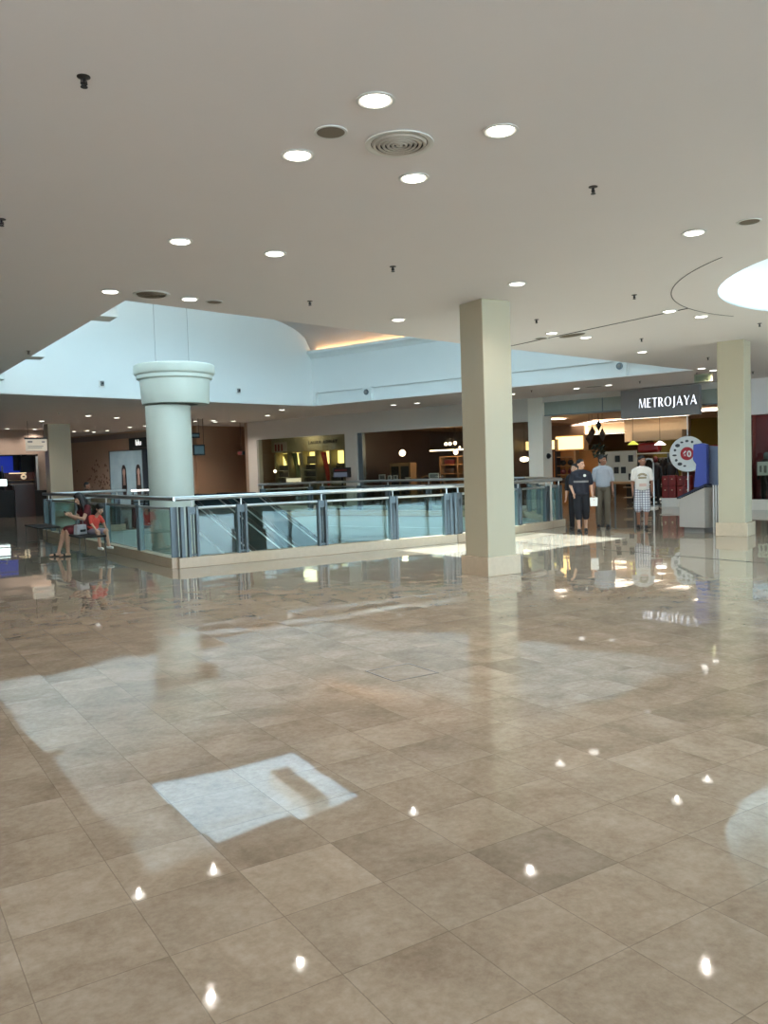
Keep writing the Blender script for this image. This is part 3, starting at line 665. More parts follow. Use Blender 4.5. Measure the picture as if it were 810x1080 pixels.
for k, (s, h, r, lb) in enumerate(((-4.42, .24, .10, 'dark vase in the last lit bay, nearer the red fabric'), (-4.05, .20, .12, 'dark vase in the last lit bay, nearer the pier'))):
    o = thS('vase', lb, 'vase', s, 1.3, 1.71); MB().lathe([(.0, 0), (r * .6, 0), (r, h * .45), (r * .45, h * .85), (r * .6, h), (0, h)], seg=18).build('body', BLACK, o, smooth=True); MB().lathe([(r * .55, h - .01), (r * .66, h), (r * .55, h + .01)], seg=18, cap=False).build('rim', DARKM, o, smooth=True)
o = thS('counter', 'low dark counter inside the linen shop, carrying a bright cream box', 'counter', -7.0, .45); MBX('body', BROWN, o, (-.9, .9, 0, .35, 0, 1.12)); MBX('top', DKBOX, o, (-.95, .95, -.03, .38, 1.12, 1.16))
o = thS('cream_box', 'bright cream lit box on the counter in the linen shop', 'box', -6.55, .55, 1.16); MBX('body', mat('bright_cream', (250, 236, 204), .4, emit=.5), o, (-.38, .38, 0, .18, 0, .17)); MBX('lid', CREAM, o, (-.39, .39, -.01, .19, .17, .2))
o = thS('table_lamp', 'small round lamp on the counter beside the first lit bay', 'lamp', -7.7, .62, 1.16); MB().lathe([(.0, 0), (.09, 0), (.09, .02), (.02, .05), (.02, .45), (0, .45)], seg=16).build('stand', BRASS, o, smooth=True); MB().ell((0, 0, .52), (.07, .07, .07)).build('globe', GLOBE, o, smooth=True)
for nm, lb, s0, col in (('banner', 'small red and white banner hung above the first lit bay', -7.6, RED),):
    o = thS(nm, lb, 'banner', s0, .92, 2.58); MBX('board', mat('grey_banner', (176, 162, 150), .5), o, (-.42, .42, 0, .02, 0, .45))
    for x in (-.3, -.1, .1): MBX('red_stripe', RED, o, (x - .05, x + .05, -.012, 0, .04, .36))
o = thS('information_board', 'dark board with grey lower panel on a post, before the pier between shop windows', 'sign', -2.72, -.42)
MBX('base', DARKM, o, (-.2, .2, -.15, .15, 0, .03)); MBX('post', DARKM, o, (-.025, .025, -.025, .025, .03, 1.32)); MBX('panel', BLACK, o, (-.47, .47, -.03, .03, 1.32, 1.74)); MBX('lower_panel', mat('blue_grey_screen', (104, 112, 128), .3, emit=.15), o, (-.42, .30, -.036, -.03, 1.35, 1.54)); MBX('red_line', DRED, o, (-.38, .3, -.036, -.03, 1.60, 1.66))

# home shop --------------------------------------------------------
o = thS('globe_pendant', 'lit warm globe lamp hanging in the home shop window', 'lamp', -1.02, 1.6, 2.28); MB().ell((0, 0, 0), (.14, .14, .14)).build('globe', GLOBE, o, smooth=True); MB().tube([(0, 0, .13), (0, 0, 1.07)], .006, 6).build('cord', DARKM, o)
for k, (s, z, r, lb) in enumerate(((.95, 2.58, .07, 'first of three small globes hung together in the home shop'), (1.15, 2.58, .07, 'middle one of three small globes hung together in the home shop'), (1.40, 2.60, .075, 'last of three small globes hung together in the home shop'), (1.42, 2.22, .10, 'lone lower globe beneath the three small globes in the home shop'), (1.62, 2.42, .04, 'tiny lamp beside the three small globes in the home shop'))):
    o = thS('small_pendant', lb, 'lamp', s, 2.0, z, group='small globes in the home shop'); MB().ell((0, 0, 0), (r, r, r)).build('globe', GLOBE, o, smooth=True); MB().tube([(0, 0, r), (0, 0, 3.35 - z)], .005, 6).build('cord', DARKM, o)
for s0, s1, lb in ((-.75, .12, 'long lit tube lamp next to the globe in the home shop'), (.60, 1.25, 'shorter lit tube lamp in the home shop, away from the globe')):
    o = thS('tube_lamp', lb, 'lamp', (s0 + s1) / 2, 3.6, 2.34); l = (s1 - s0) / 2 + .2
    MBX('tube', GLOBE, o, (-l, l, -.02, .02, 0, .05)); MBX('housing', DARKM, o, (-l - .05, l + .05, -.03, .03, .05, .09)); MB().tube([(-l, 0, .09), (-l, 0, 1.0)], .006, 6).tube([(l, 0, .09), (l, 0, 1.0)], .006, 6).build('cords', DARKM, o)
o = thS('cupboard', 'light wooden cupboard with dark glass doors in the home shop', 'cabinet', -1.25, 1.7); MBX('carcass', LWOOD, o, (-.55, .55, 0, .45, 0, 1.86))
for x in (-.26, .26): d = MBX('door', BLACK, o, (x - .2, x + .2, -.02, 0, .5, 1.72)); MBX('knob', BRASS, d, (x - .02 * x / abs(x) * 8 - .015, x - .02 * x / abs(x) * 8 + .015, -.04, -.02, 1.1, 1.13))
o = thS('display_table', 'dark table behind the home shop glass, carrying small white frames', 'table', -.6, .75); MBX('top', BROWN, o, (-1.5, 1.9, 0, .6, 1.10, 1.15))
for x in (-1.4, 1.8):
    for y in (.05, .55): MBX('leg', BROWN, o, (x - .04, x + .04, y - .04, y + .04, 0, 1.10))
for s, h, w_, lb in ((-1.66, .24, .17, 'largest white picture frame at the end of the table in the home shop'), (-1.26, .19, .10, 'white picture frame next to the largest one in the home shop'), (-.95, .20, .11, 'third white picture frame along the table in the home shop'), (1.0, .24, .24, 'dark-centred white picture frame at the far end of the table in the home shop')):
    o = thS('picture_frame', lb, 'frame', s, .95, 1.15, group='small frames on the home shop table')
    MBX('frame', WPAINT, o, (-w_, -w_ + .04, 0, .03, 0, h), (w_ - .04, w_, 0, .03, 0, h), (-w_ + .04, w_ - .04, 0, .03, 0, .04), (-w_ + .04, w_ - .04, 0, .03, h - .04, h)); MBX('picture', mat('dim_picture', (112, 116, 118), .4), o, (-w_ + .04, w_ - .04, .01, .02, .04, h - .04))
for s, lb, wd in ((.35, 'brown shelf unit in the middle of the home shop', .95), (2.6, 'brown shelf unit beside the square pillar in the home shop', 1.0)):
    o = thS('shelf_unit', lb, 'shelf', s, 3.8); MBX('frame', LWOOD, o, (-wd, -wd + .05, 0, .4, 0, 2.1), (wd - .05, wd, 0, .4, 0, 2.1), (-.03, .03, 0, .4, 0, 2.1))
    for z in (.9, 1.3, 1.7, 2.06): MBX('shelf', LWOOD, o, (-wd, wd, 0, .4, z, z + .04))
    pos = ['lowest', 'middle', 'top']
    for k, z in enumerate((.94, 1.34, 1.74)):
        for x, side in ((-.5, 'first'), (.48, 'second')):
            p = thS('storage_basket', '%s dark basket on the %s shelf of the %s' % (side, pos[k], 'unit in mid home shop' if s < 1 else 'unit by the square pillar'), 'basket', s + x, 3.95, z, group='baskets on the home shop shelves')
            MB().lathe([(0, 0), (.19, 0), (.23, .2), (.21, .2), (.18, .03), (0, .03)], seg=4 * 5, squash=(1.3, .7)).build('basket', [DKBOX, BROWN, DRED][(k + (x > 0)) % 3], p, smooth=True)
            MB().lathe([(.225, .19), (.24, .2), (.225, .215)], seg=20, cap=False, squash=(1.3, .7)).build('rim', BROWN, p, smooth=True)
o = thS('side_chair', 'light wooden chair standing in the home shop under the globe lamp', 'chair', -.3, 2.2, 0, .4)
MBX('seat', LWOOD, o, (-.22, .22, -.22, .22, .44, .48))
for x in (-.19, .19):
    MBX('leg', LWOOD, o, (x - .02, x + .02, -.2, -.16, 0, .44)); MB().tube([(x, .19, 0), (x, .19, .5), (x, .28, 1.25)], .02, 8).build('leg', LWOOD, o)
MB().tube([(-.19, .27, 1.2), (0, .30, 1.28), (.19, .27, 1.2)], .025, 8).tube([(-.19, .24, .95), (.19, .24, .95)], .018, 8).build('backrest', LWOOD, o, smooth=True)
o = thS('bowl', 'small white bowl on the home shop table', 'bowl', -.35, 1.0, 1.15); MB().lathe([(0, 0), (.07, 0), (.13, .09), (.12, .09), (.06, .015), (0, .015)], seg=20).build('bowl', WPAINT, o, smooth=True); MB().lathe([(.118, .085), (.136, .09), (.118, .097)], seg=20, cap=False).build('rim', CREAM, o, smooth=True)
for k in range(9):
    s, t = [(-1.6, 1), (-.6, 1), (.6, 1.2), (1.9, 1), (-1.2, 2.4), (.1, 2.6), (1.3, 2.2), (2.4, 2.6), (3.0, 1.2)][k]
    q = thS('spotlight', 'small dim ceiling spot inside the home shop', 'ceiling light', s, t, 3.35, group='ceiling spots inside the home shop')
    MB().lathe([(0, 0), (.08, 0), (.08, -.02), (0, -.02)], seg=14).build('lamp', mat('dim_spot', (255, 214, 170), .4, emit=2.0), q); MB().lathe([(.08, 0), (.10, 0), (.10, -.015), (.08, -.02)], seg=16, cap=False).build('ring', RINGM, q)
light('home_shop_fill', 'POINT', sp(.5, 3.0, 2.6), 60, (1, .72, .45), shadow_soft_size=.3)  # point lamp without a fixture, added to brighten the brown interior
light('linen_shop_light', 'POINT', sp(-5.6, .5, 3.1), 14, (1, .85, .6), shadow_soft_size=.3)
# shop corner next to the white pier
o = thS('lit_pelmet', 'yellow lit pelmet seen between the square pillar and the white pier', 'lit sign', 4.9, 2.4, 2.18); MBX('face', WARMBOX, o, (-.45, .75, 0, .06, 0, .34)); MBX('housing', BROWN, o, (-.46, .8, .06, .3, -.04, .38))
o = thS('oval_lamp', 'white oval lamp seen between the square pillar and the white pier', 'lamp', 4.95, 1.3, 1.82); MB().ell((0, 0, 0), (.19, .12, .10)).build('shade', GLOBE, o, smooth=True); MB().tube([(0, 0, .1), (0, 0, 1.75)], .008, 6).build('cord', DARKM, o)
o = thS('wall_lamp', 'bright white tall lamp right against the white pier', 'lamp', 5.35, 1.3, 1.95); MBX('shade', GLOBE, o, (-.1, .1, -.08, .08, 0, .34), bevel=.03); MB().tube([(0, 0, .34), (0, 0, 1.65)], .008, 6).build('cord', DARKM, o)
o = thS('tall_cabinet', 'tan tall cabinet behind the oval lamp', 'cabinet', 4.15, 3.2); MBX('carcass', LWOOD, o, (-.35, .35, 0, .5, 0, 2.0)); MBX('door', mat('tan_door_panel', (184, 146, 104), .5), o, (-.31, .31, -.02, 0, .1, 1.92))

# department store -------------------------------------------------
sg = thS('store_sign', 'large dark grey name board with white raised letters over the department store entrance', 'sign', 10.72, -.35, 3.02)
MBX('panel', GREY, sg, (-1.28, 1.28, 0, .22, 0, .93), bevel=.006)
for x in (-.9, .9): MBX('bracket', DARKM, sg, (x - .03, x + .03, .22, .36, .5, .6))
LETTER = mat('letter_white', (244, 246, 255), .4, emit=.85); LSIDE = mat('letter_side', (20, 24, 62), .4)
def flared_letters(word, h, depth):
    T, t = .19, .075
    def dg(x0, z0, x1, z1, w0, w1=None): w1 = w1 or w0; return [(x0, z0), (x0 + w0, z0), (x1 + w1, z1), (x1, z1)]
    def rc(x0, x1, z0, z1): return [(x0, z0), (x1, z0), (x1, z1), (x0, z1)]
    def arc(cx, cz, ro, zo, ri, zi, a0, a1, n=16):
        A = [a0 + (a1 - a0) * k / n for k in range(n + 1)]
        return [[(cx + ro * math.cos(A[k]), cz + zo * math.sin(A[k])), (cx + ro * math.cos(A[k + 1]), cz + zo * math.sin(A[k + 1])), (cx + ri * math.cos(A[k + 1]), cz + zi * math.sin(A[k + 1])), (cx + ri * math.cos(A[k]), cz + zi * math.sin(A[k]))] for k in range(n)]
    G = {'M': (1.0, [dg(.0, 0, .10, 1, .06, .05), dg(.40, 0, .08, 1, .12, .17), dg(.44, 0, .78, 1, .06, .06), dg(.80, 0, .74, 1, T + .01, T - .02)]),
         'E': (.62, [rc(.04, .04 + T, 0, 1), rc(.04, .55, 0, t), rc(.04, .48, .48, .48 + t), rc(.04, .54, 1 - t, 1)]),
         'T': (.72, [rc(.27, .27 + T, 0, 1), rc(0, .72, 1 - t, 1)]),
         'R': (.74, [rc(.04, .04 + T, 0, 1), rc(.04, .34, 1 - t, 1), rc(.04, .34, .46, .46 + t), dg(.52, 0, .26, .48, T + .02, T - .03)] + arc(.32, .73, .29, .27, .13, .27 - t, -PI / 2, PI / 2)),
         'O': (1.0, arc(.48, .5, .48, .51, .29, .51 - t * .7, 0, 2 * PI, 32)),
         'J': (.42, [rc(.14, .14 + T, .0, 1)] + arc(.0, .0, .33, .22, .14, .22 - t, -PI / 2, 0)),
         'A': (.84, [dg(.0, 0, .36, 1, .07, .06), dg(.62, 0, .34, 1, T + .03, .13), rc(.14, .66, .30, .30 + t)]),
         'Y': (.78, [rc(.30, .30 + T, 0, .5), dg(.30, .46, .0, 1, T, T + .01), dg(.42, .46, .70, 1, .07, .07)])}
    mb = MB(); x = 0.0; tot = sum(G[c][0] * .80 + .09 for c in word) - .09
    for c in word:
        w_, P = G[c]
        for poly in P: mb.extr([((x + px_ * .80 - tot / 2) * h, 0, (pz - .5) * h) for px_, pz in poly], (0, -depth, 0))
        x += w_ * .80 + .09
    return mb
fl = flared_letters('METROJAYA', .295, .06); lt = fl.build('letters', LETTER, sg); lt.data.materials.append(LSIDE); lt.location = (.29, -.002, .47)
for p in lt.data.polygons: p.material_index = 0 if p.normal.y < -.9 else 1
def strip(lb, s, t, l, w_, rot=0.0, z=3.31):
    o = thS('ceiling_strip', lb, 'ceiling light', s, t, z, rot, 'lit ceiling strips in the department store')
    MBX('diffuser', STRIP, o, (-l / 2, l / 2, -w_ / 2, w_ / 2, 0, .02)); MBX('frame', RINGM, o, (-l / 2 - .04, -l / 2, -w_ / 2 - .04, w_ / 2 + .04, -.005, .02), (l / 2, l / 2 + .04, -w_ / 2 - .04, w_ / 2 + .04, -.005, .02), (-l / 2, l / 2, -w_ / 2 - .04, -w_ / 2, -.005, .02), (-l / 2, l / 2, w_ / 2, w_ / 2 + .04, -.005, .02))
strip('long slanting lit ceiling strip nearest the white pier', 5.0, 7.05, 5.0, .75, math.atan2(-5.7, 4.4), 3.31)
strip('lit ceiling strip behind the hanging diamond ornaments', 5.2, 8.45, 3.2, .25, 0, 2.87)
strip('lit ceiling strip just under the grey name board', 8.2, 5.3, 3.4, .4, 0, 3.31)
strip('lit ceiling strip between the name board and the cream pillar', 11.4, 2.6, 1.0, 1.5, 0, 3.31)
strip('small lit ceiling strip in the corner by the white pier', 6.0, 2.0, .5, .8, 0, 3.31)
o = thS('lit_pelmet', 'yellow lit pelmet over the shelves beside the white pier, above the man in black', 'lit sign', 5.95, 3.0, 2.16); MBX('face', WARMBOX, o, (-.50, .62, 0, .06, 0, .50)); MBX('housing', LWOOD, o, (-.54, .68, .06, .4, -.05, .55))
o = thS('shelving_unit', 'orange wooden wall shelving beside the white pier, behind the man in black', 'shelf', 5.85, 3.05); MBX('back', mat('orange_wood', (176, 112, 50), .5), o, (-.7, 1.2, .35, .4, 0, 2.1))
for z in (.8, 1.15, 1.5, 1.85): MBX('shelf', LWOOD, o, (-.4, .35, 0, .35, z, z + .03))
for x in (-.44, .36): MBX('side', BLACK if x < 0 else LWOOD, o, (x - .04, x + .04, 0, .35, 0, 2.1))
for k, z in enumerate((.83, 1.18, 1.53)):
    for x, n_ in ((-.2, 'first'), (.12, 'second')):
        p = thS('shoulder_bag', '%s dark bag on the %s shelf beside the white pier' % (n_, ('lowest', 'middle', 'top')[k]), 'bag', 5.85 + x, 3.2, z, group='bags on the wall shelving')
        MB().ell((0, 0, .11), (.13, .07, .11), u=12, vv=8).build('body', [BROWN, DRED, BLACK][k], p, smooth=True); MB().tube([(-.08, 0, .18), (-.06, 0, .27), (.06, 0, .27), (.08, 0, .18)], .01, 6).build('handle', DARKM, p)
# hanging diamond ornaments
for k, (s, z, r, lb) in enumerate(((8.08, 2.93, .14, 'topmost dark diamond ornament on the store mobile'), (7.84, 2.70, .15, 'dark diamond ornament second from the top of the store mobile'), (7.72, 2.47, .16, 'lowest dark diamond ornament on the store mobile'), (8.22, 2.58, .17, 'large dark diamond ornament on the pillar side of the store mobile'))):
    o = thS('diamond_ornament', lb, 'ornament', s, 1.0, z, .3 * k, 'diamond ornaments hung in the store'); c = BROWN if k else BLACK
    MB().lathe([(0, -r * 1.5), (r * .8, 0), (0, r * 1.5)], seg=4, cap=False).build('diamond', c, o); MB().tube([(0, 0, r * 1.5), (0, 0, 3.34 - z)], .005, 6).build('cord', DARKM, o)
mb = MB(); rr_ = random.Random(3)
for k in range(60):
    a, e_, r = rr_.uniform(0, 2 * PI), rr_.uniform(-1, 1), .28
    p = Vector((r * math.cos(a) * rr_.uniform(.3, 1), r * .6 * math.sin(a), e_ * .24)); n = Vector((rr_.uniform(-1, 1), rr_.uniform(-1, 1), rr_.uniform(-1, 1))).normalized(); b_ = n.orthogonal().normalized(); c_ = n.cross(b_)
    mb.f([mb.v(p + b_ * .12), mb.v(p + c_ * .045), mb.v(p - b_ * .12), mb.v(p - c_ * .045)])
o = thS('leafy_garland', 'dark green leafy garland hanging under the diamond ornaments', 'garland', 8.05, 1.05, 2.02); mb.build('leaves', mat('dark_leaf', (38, 48, 34), .6), o); MB().tube([(0, 0, -.1), (0, 0, 1.32)], .006, 6).build('cord', DARKM, o)
# goods behind the walking men
o = thS('display_board', 'pale display board with square dark cut-outs behind the walking men', 'display', 8.3, 2.4); MBX('board', mat('pale_grey_board', (186, 180, 166), .5), o, (-.85, .6, 0, .12, .85, 2.0))
for x, z in ((-.6, 1.75), (-.15, 1.30), (.12, 1.30), (-.55, 1.2), (.4, 1.72), (.4, 1.05), (-.1, 1.72)): MBX('niche', BLACK, o, (x - .09, x + .09, -.015, 0, z - .12, z + .12))
MBX('foot', DARKM, o, (-.8, -.7, 0, .12, 0, .85), (.45, .55, 0, .12, 0, .85))
o = thS('display_table', 'brown-topped display table behind the man in the plaid shorts', 'table', 8.8, 1.2); MBX('top', LWOOD, o, (-.5, .5, 0, .6, .82, .9))
for x in (-.46, .46):
    for y in (.04, .56): MBX('leg', STEELP, o, (x - .025, x + .025, y - .025, y + .025, 0, .82))
o = thS('luggage', 'big glossy red suitcase lying on top of the black display rack', 'suitcase', 9.2, 3.1, 1.92); MBX('shell', mat('glossy_red', (130, 22, 24), .3), o, (-.45, .35, -.2, .2, 0, .36), bevel=.09); MB().tube([(-.2, 0, .35), (-.15, 0, .42), (.05, 0, .42), (.1, 0, .35)], .015, 6).build('handle', DARKM, o); MBX('seam', DARKM, o, (-.455, .355, -.01, .01, 0.02, .34))
o = thS('clothes_rack', 'black rack of dark clothes behind the man in the white T-shirt', 'clothes rack', 9.2, 2.9); MBX('shelf', WPAINT, o, (-.65, .65, 0, .5, 1.86, 1.9), (-.65, .65, 0, .5, .72, .75)); MBX('upright', STEELP, o, (-.65, -.6, .2, .25, 0, 1.86), (.6, .65, .2, .25, 0, 1.86)); MB().tube([(-.6, .22, 1.7), (.6, .22, 1.7)], .015, 8).build('rail', STEEL, o); MBX('base', WPAINT, o, (-.65, .65, 0, .5, .05, .1))
for k in range(9):
    p = thS('garment', 'dark garment hanging on the black rack behind the man in the white T-shirt', 'garment', 8.72 + k * .12, 3.12, .95, 0, 'garments on the black rack'); c = [BLACK, DKBOX, DRED][k % 3 if k % 4 else 0]
    MB().extr([(-.02, -.2, .0), (-.02, .2, 0), (-.02, .22, .5), (-.02, .05, .68), (-.02, -.05, .68), (-.02, -.22, .5)], (.04, 0, 0)).build('cloth', c, p); MB().tube([(0, 0, .66), (0, 0, .74), (0, .02, .76)], .006, 6).build('hook', STEEL, p)
def mannequin(lb, s, t, body, head):
    o = thS('mannequin', lb, 'mannequin', s, t); mb = MB()
    mb.cone((0, 0, .95), (0, 0, 1.4), .14, .17).ell((0, 0, 1.36), (.2, .11, .12)).cone((-.18, 0, 1.38), (-.24, 0, .95), .055, .04).cone((.18, 0, 1.38), (.24, 0, .95), .055, .04).cone((-.08, 0, .95), (-.09, 0, .1), .1, .05).cone((.08, 0, .95), (.09, 0, .1), .1, .05)
    mb.build('body', body, o, smooth='all'); MB().cone((0, 0, 1.45), (0, 0, 1.55), .05, .05).ell((0, -.01, 1.65), (.085, .1, .12)).build('head', head, o, smooth='all'); MB().lathe([(0, 0), (.25, 0), (.25, .02), (0, .02)], seg=20).build('stand', STEEL, o)
mannequin('dark mannequin with a red head behind the arched metal frame', 9.68, 2.2, BLACK, DRED)
mannequin('black dressed mannequin beside the arched metal frame', 10.12, 2.52, BLACK, BLACK)
o = thS('security_gate', 'tall narrow arched silver frame standing beside the man in the plaid shorts', 'gate', 10.0, .6); MB().tube([(-.17, 0, 0), (-.17, 0, 1.52), (-.12, 0, 1.64), (0, 0, 1.69), (.12, 0, 1.64), (.17, 0, 1.52), (.17, 0, 0)], .028, 10).build('arch', STEEL, o, smooth=True); MBX('base', WPAINT, o, (-.25, .25, -.2, .2, 0, .06)); MB().tube([(-.17, 0, .4), (.17, 0, .4)], .015, 8).build('crossbar', STEEL, o)
# low stand of red boxes
o = thS('display_plinth', 'long low white plinth carrying red suitcases and dark clothes', 'display stand', 10.9, 1.5); MBX('top', WPAINT, o, (-.85, 1.3, 0, .7, .25, .30)); MBX('base', WPAINT, o, (-.8, 1.25, .05, .65, 0, .25))
for k, (s, z, w_, h) in enumerate(((10.30, .30, .24, .42), (10.82, .30, .24, .42), (10.30, .72, .24, .36), (10.82, .72, .23, .34))):
    p = thS('suitcase', 'red suitcase %s on the low white plinth' % (('standing at the gate end', 'standing second from the gate', 'stacked on the one at the gate end', 'stacked on the second one')[k]), 'suitcase', s, 1.85, z, 0, 'red suitcases on the plinth')
    MBX('shell', RED, p, (-w_, w_, -.15, .15, 0, h), bevel=.03); MBX('strap', DRED, p, (-.03, .03, -.155, .155, 0, h)); MBX('latch', CREAM, p, (-w_ * .6, -w_ * .4, -.16, -.15, h * .6, h * .7), (w_ * .4, w_ * .6, -.16, -.15, h * .6, h * .7))
for k in range(6):
    p = thS('garment', 'black garment hanging low on the plinth rail behind the round promotion sign', 'garment', 11.25 + k * .13, 1.9, .32, 0, 'garments on the plinth rail')
    MB().extr([(-.045, -.22, .0), (-.045, .22, 0), (-.045, .22, .62), (-.045, .05, .82), (-.045, -.05, .82), (-.045, -.22, .62)], (.09, 0, 0)).build('cloth', BLACK if k % 2 else DKBOX, p)
for j, (s_, t_, lb) in enumerate(((8.55, 4.2, 'dark merchandise gondola behind the pale display board'), (10.7, 4.4, 'dark merchandise gondola behind the framed poster'), (12.37, 4.2, 'dark merchandise gondola beneath the red wall panel'))):
    g = thS('gondola_shelf', lb, 'shelf', s_, t_); MBX('back', DKBOX, g, (-.8, .8, .2, .25, 0, 1.7))
    for z in (.2, .6, 1.0, 1.4): MBX('shelf', CREAM, g, (-.8, .8, -.15, .2, z, z + .03))
    for q_, z in enumerate((.63, 1.03, 1.43)):
        for w_ in range(4):
            bx = thS('folded_clothes', 'pile of folded dark clothes on the %s shelf %s' % (('lower', 'middle', 'top')[q_], lb[29:]), 'clothes', s_ - .57 + w_ * .38, t_ + .02, z, 0, 'folded clothes ' + lb[30:])
            MBX('cloth', [BLACK, DRED, DKBOX, mat('grey_cloth', (110, 106, 104), .8)][(w_ + q_ * 2 + j) % 4], bx, (-.15, .15, -.12, .12, 0, .05), (-.145, .148, -.118, .12, .05, .1), (-.15, .143, -.12, .117, .1, .16 + .05 * ((w_ + q_) % 3)), bevel=.015)
o = thS('framed_poster', 'cream framed poster standing above the red suitcases', 'poster', 10.62, 2.76, 1.28); MBX('frame', BROWN, o, (-.30, .30, 0, .04, 0, .62)); MBX('sheet', mat('cream_sheet', (236, 204, 150), .5, emit=.15), o, (-.24, .24, -.01, 0, .06, .56)); MBX('stand', BROWN, o, (-.03, .03, .04, .07, -1.28, .3))
o = thS('shelving_unit', 'cream shelf behind the round promotion sign, above the dark clothes', 'shelf', 11.2, 2.9); MBX('shelf', CREAM, o, (-.8, 1.2, 0, .4, 1.72, 1.76), (-.8, 1.2, 0, .4, 1.18, 1.22)); MBX('side', CREAM, o, (-.84, -.8, 0, .4, 0, 2.05), (1.2, 1.24, 0, .4, 0, 2.05)); MBX('back', DRED, o, (-.8, 1.2, .4, .43, 0, 2.05))
o = thS('red_panel', 'bright red wall panel between the blue kiosk and the cream pillar', 'panel', 11.9, 2.4, 1.62); MBX('face', mat('bright_red', (226, 40, 30), .4, emit=.35), o, (-.5, .7, 0, .05, 0, .42)); MBX('frame', DRED, o, (-.55, .75, .05, .1, -.05, .47)); MBX('stand', DRED, o, (-.05, .05, .05, .1, -1.62, -.05))
for s, t, z, m, lb in ((9.85, 2.2, 2.16, mat('white_shade', (255, 250, 240), .4, emit=2.5), 'white cone pendant lamp above the man in the white T-shirt'), (8.72, 2.6, 2.22, mat('lime_shade', (200, 206, 84), .4, emit=.8), 'lime green cone pendant lamp beside the leafy garland')):
    o = thS('pendant_lamp', lb, 'lamp', s, t, z); MB().lathe([(.20, 0), (.06, .12), (.02, .14), (0, .14)], seg=24, cap=False).build('shade', m, o, smooth=True); MB().tube([(0, 0, .13), (0, 0, 3.34 - z)], .007, 6).build('cord', DARKM, o)
# round promotion sign on a pole, in front of the entrance
ps = thS('promotion_sign', 'round white promotion sign reading 60 in a red disc, on a slim pole', 'sign', 11.57, -.24)
R9 = Matrix.Rotation(PI / 2, 4, 'X')
MB().lathe([(0, 0), (.22, 0), (.22, .02), (.03, .04), (0, .04)], seg=24).build('base', STEELP, ps); MB().tube([(0, .03, .03), (0, .03, 3.02)], .016, 8).build('pole', STEEL, ps)
o = MB(Matrix.Translation((0, 0, 1.79)) @ R9).lathe([(0, 0), (.56, 0), (.57, .01), (.56, .03), (0, .03)], seg=56).build('disc', mat('sign_white', (222, 224, 222), .4), ps)
o = MB(Matrix.Translation((.0, -.03, 1.80)) @ R9).lathe([(0, 0), (.21, 0), (.21, .008), (0, .008)], seg=36).build('red_disc', mat('sign_red', (176, 38, 46), .4), ps)
text_mesh('60', .27, .004, 'numeral', WPAINT, ps, Matrix.Translation((.0, -.042, 1.78)) @ TF, 1.0, .008)
mb = MB()
for k in range(13):
    a = PI / 2 + (k - 5) * .42; r = .40; rr2 = rr_.uniform(.035, .06); x, z = r * math.cos(a), 1.80 + r * math.sin(a)
    mb.extr([(x + rr2 * math.cos(q) * (1.4 if k % 2 else 1), -.031, z + rr2 * math.sin(q) * (1 if k % 3 else .6)) for q in [i * 2 * PI / 7 for i in range(7)]], (0, -.006, 0))
mb.build('printed_marks', mat('print_dark', (66, 70, 72), .5), ps)
# red shop at the picture edge
mannequin('teal-dressed mannequin at the glass of the red shop, beside the cream pillar', 13.75, .5, BLACK, mat('teal_cloth', (88, 116, 120), .6))
o = thS('window_notice', 'small white notice at the glass of the red shop', 'notice', 13.72, .2, 1.05); MBX('sheet', WPAINT, o, (-.17, .17, 0, .02, 0, .42)); MBX('print', GREY, o, (-.10, -.04, -.004, 0, .1, .3), (.02, .1, -.004, 0, .08, .3)); MBX('stand', DARKM, o, (-.02, .02, .02, .05, -.74, .1))
o = thS('display_block', 'dark display block inside the red shop window', 'display stand', 14.6, .35, .31); MBX('block', BLACK, o, (-.35, .35, .1, .4, 0, .6)); MBX('top', DARKM, o, (-.37, .37, .08, .42, .6, .63))

# directory kiosk --------------------------------------------------
k = thing('directory_kiosk', 'grey stone directory kiosk with tall blue and grey-blue panels, beside the cream pillar', 'kiosk', (10.8, -2.65, 0), 0)
mb = MB(); mb.extr([(0, 0, .12), (0, .66, .12), (0, .66, .74), (0, .0, 1.0)], (.85, 0, 0)); mb.build('pedestal', mat('kiosk_stone', (170, 164, 158), .4, var=.04), k, bevel=.01)
MBX('toe_kick', GREY, k, (.06, .8, .06, .58, 0, .12))
mb = MB(); mb.extr([(-.03, -.02, 1.02), (-.03, .69, .74), (-.03, .69, .78), (-.03, -.02, 1.07)], (.90, 0, 0)); mb.build('sloped_top', mat('kiosk_dark_top', (38, 40, 62), .25), k)
mb = MB(); mb.extr([(.1, .34, 1.0), (.1, .02, 1.0), (.1, .02, 1.92), (.1, .12, 1.95), (.1, .34, 1.93), (.1, .36, 1.6), (.1, .28, 1.5)], (.08, 0, 0)); mb.build('blue_panel', BLUEP, k)
mb = MB(); mb.extr([(.22, .12, 1.04), (.22, -.27, 1.04), (.22, -.27, 1.86), (.22, .12, 1.90)], (.06, 0, 0)); mb.build('grey_panel', BLUEG, k)
for y in (-.04, -.10, -.16): MB().tube([(.25, y, 0), (.25, y, 1.06)], .018, 10).build('leg', STEEL, k)

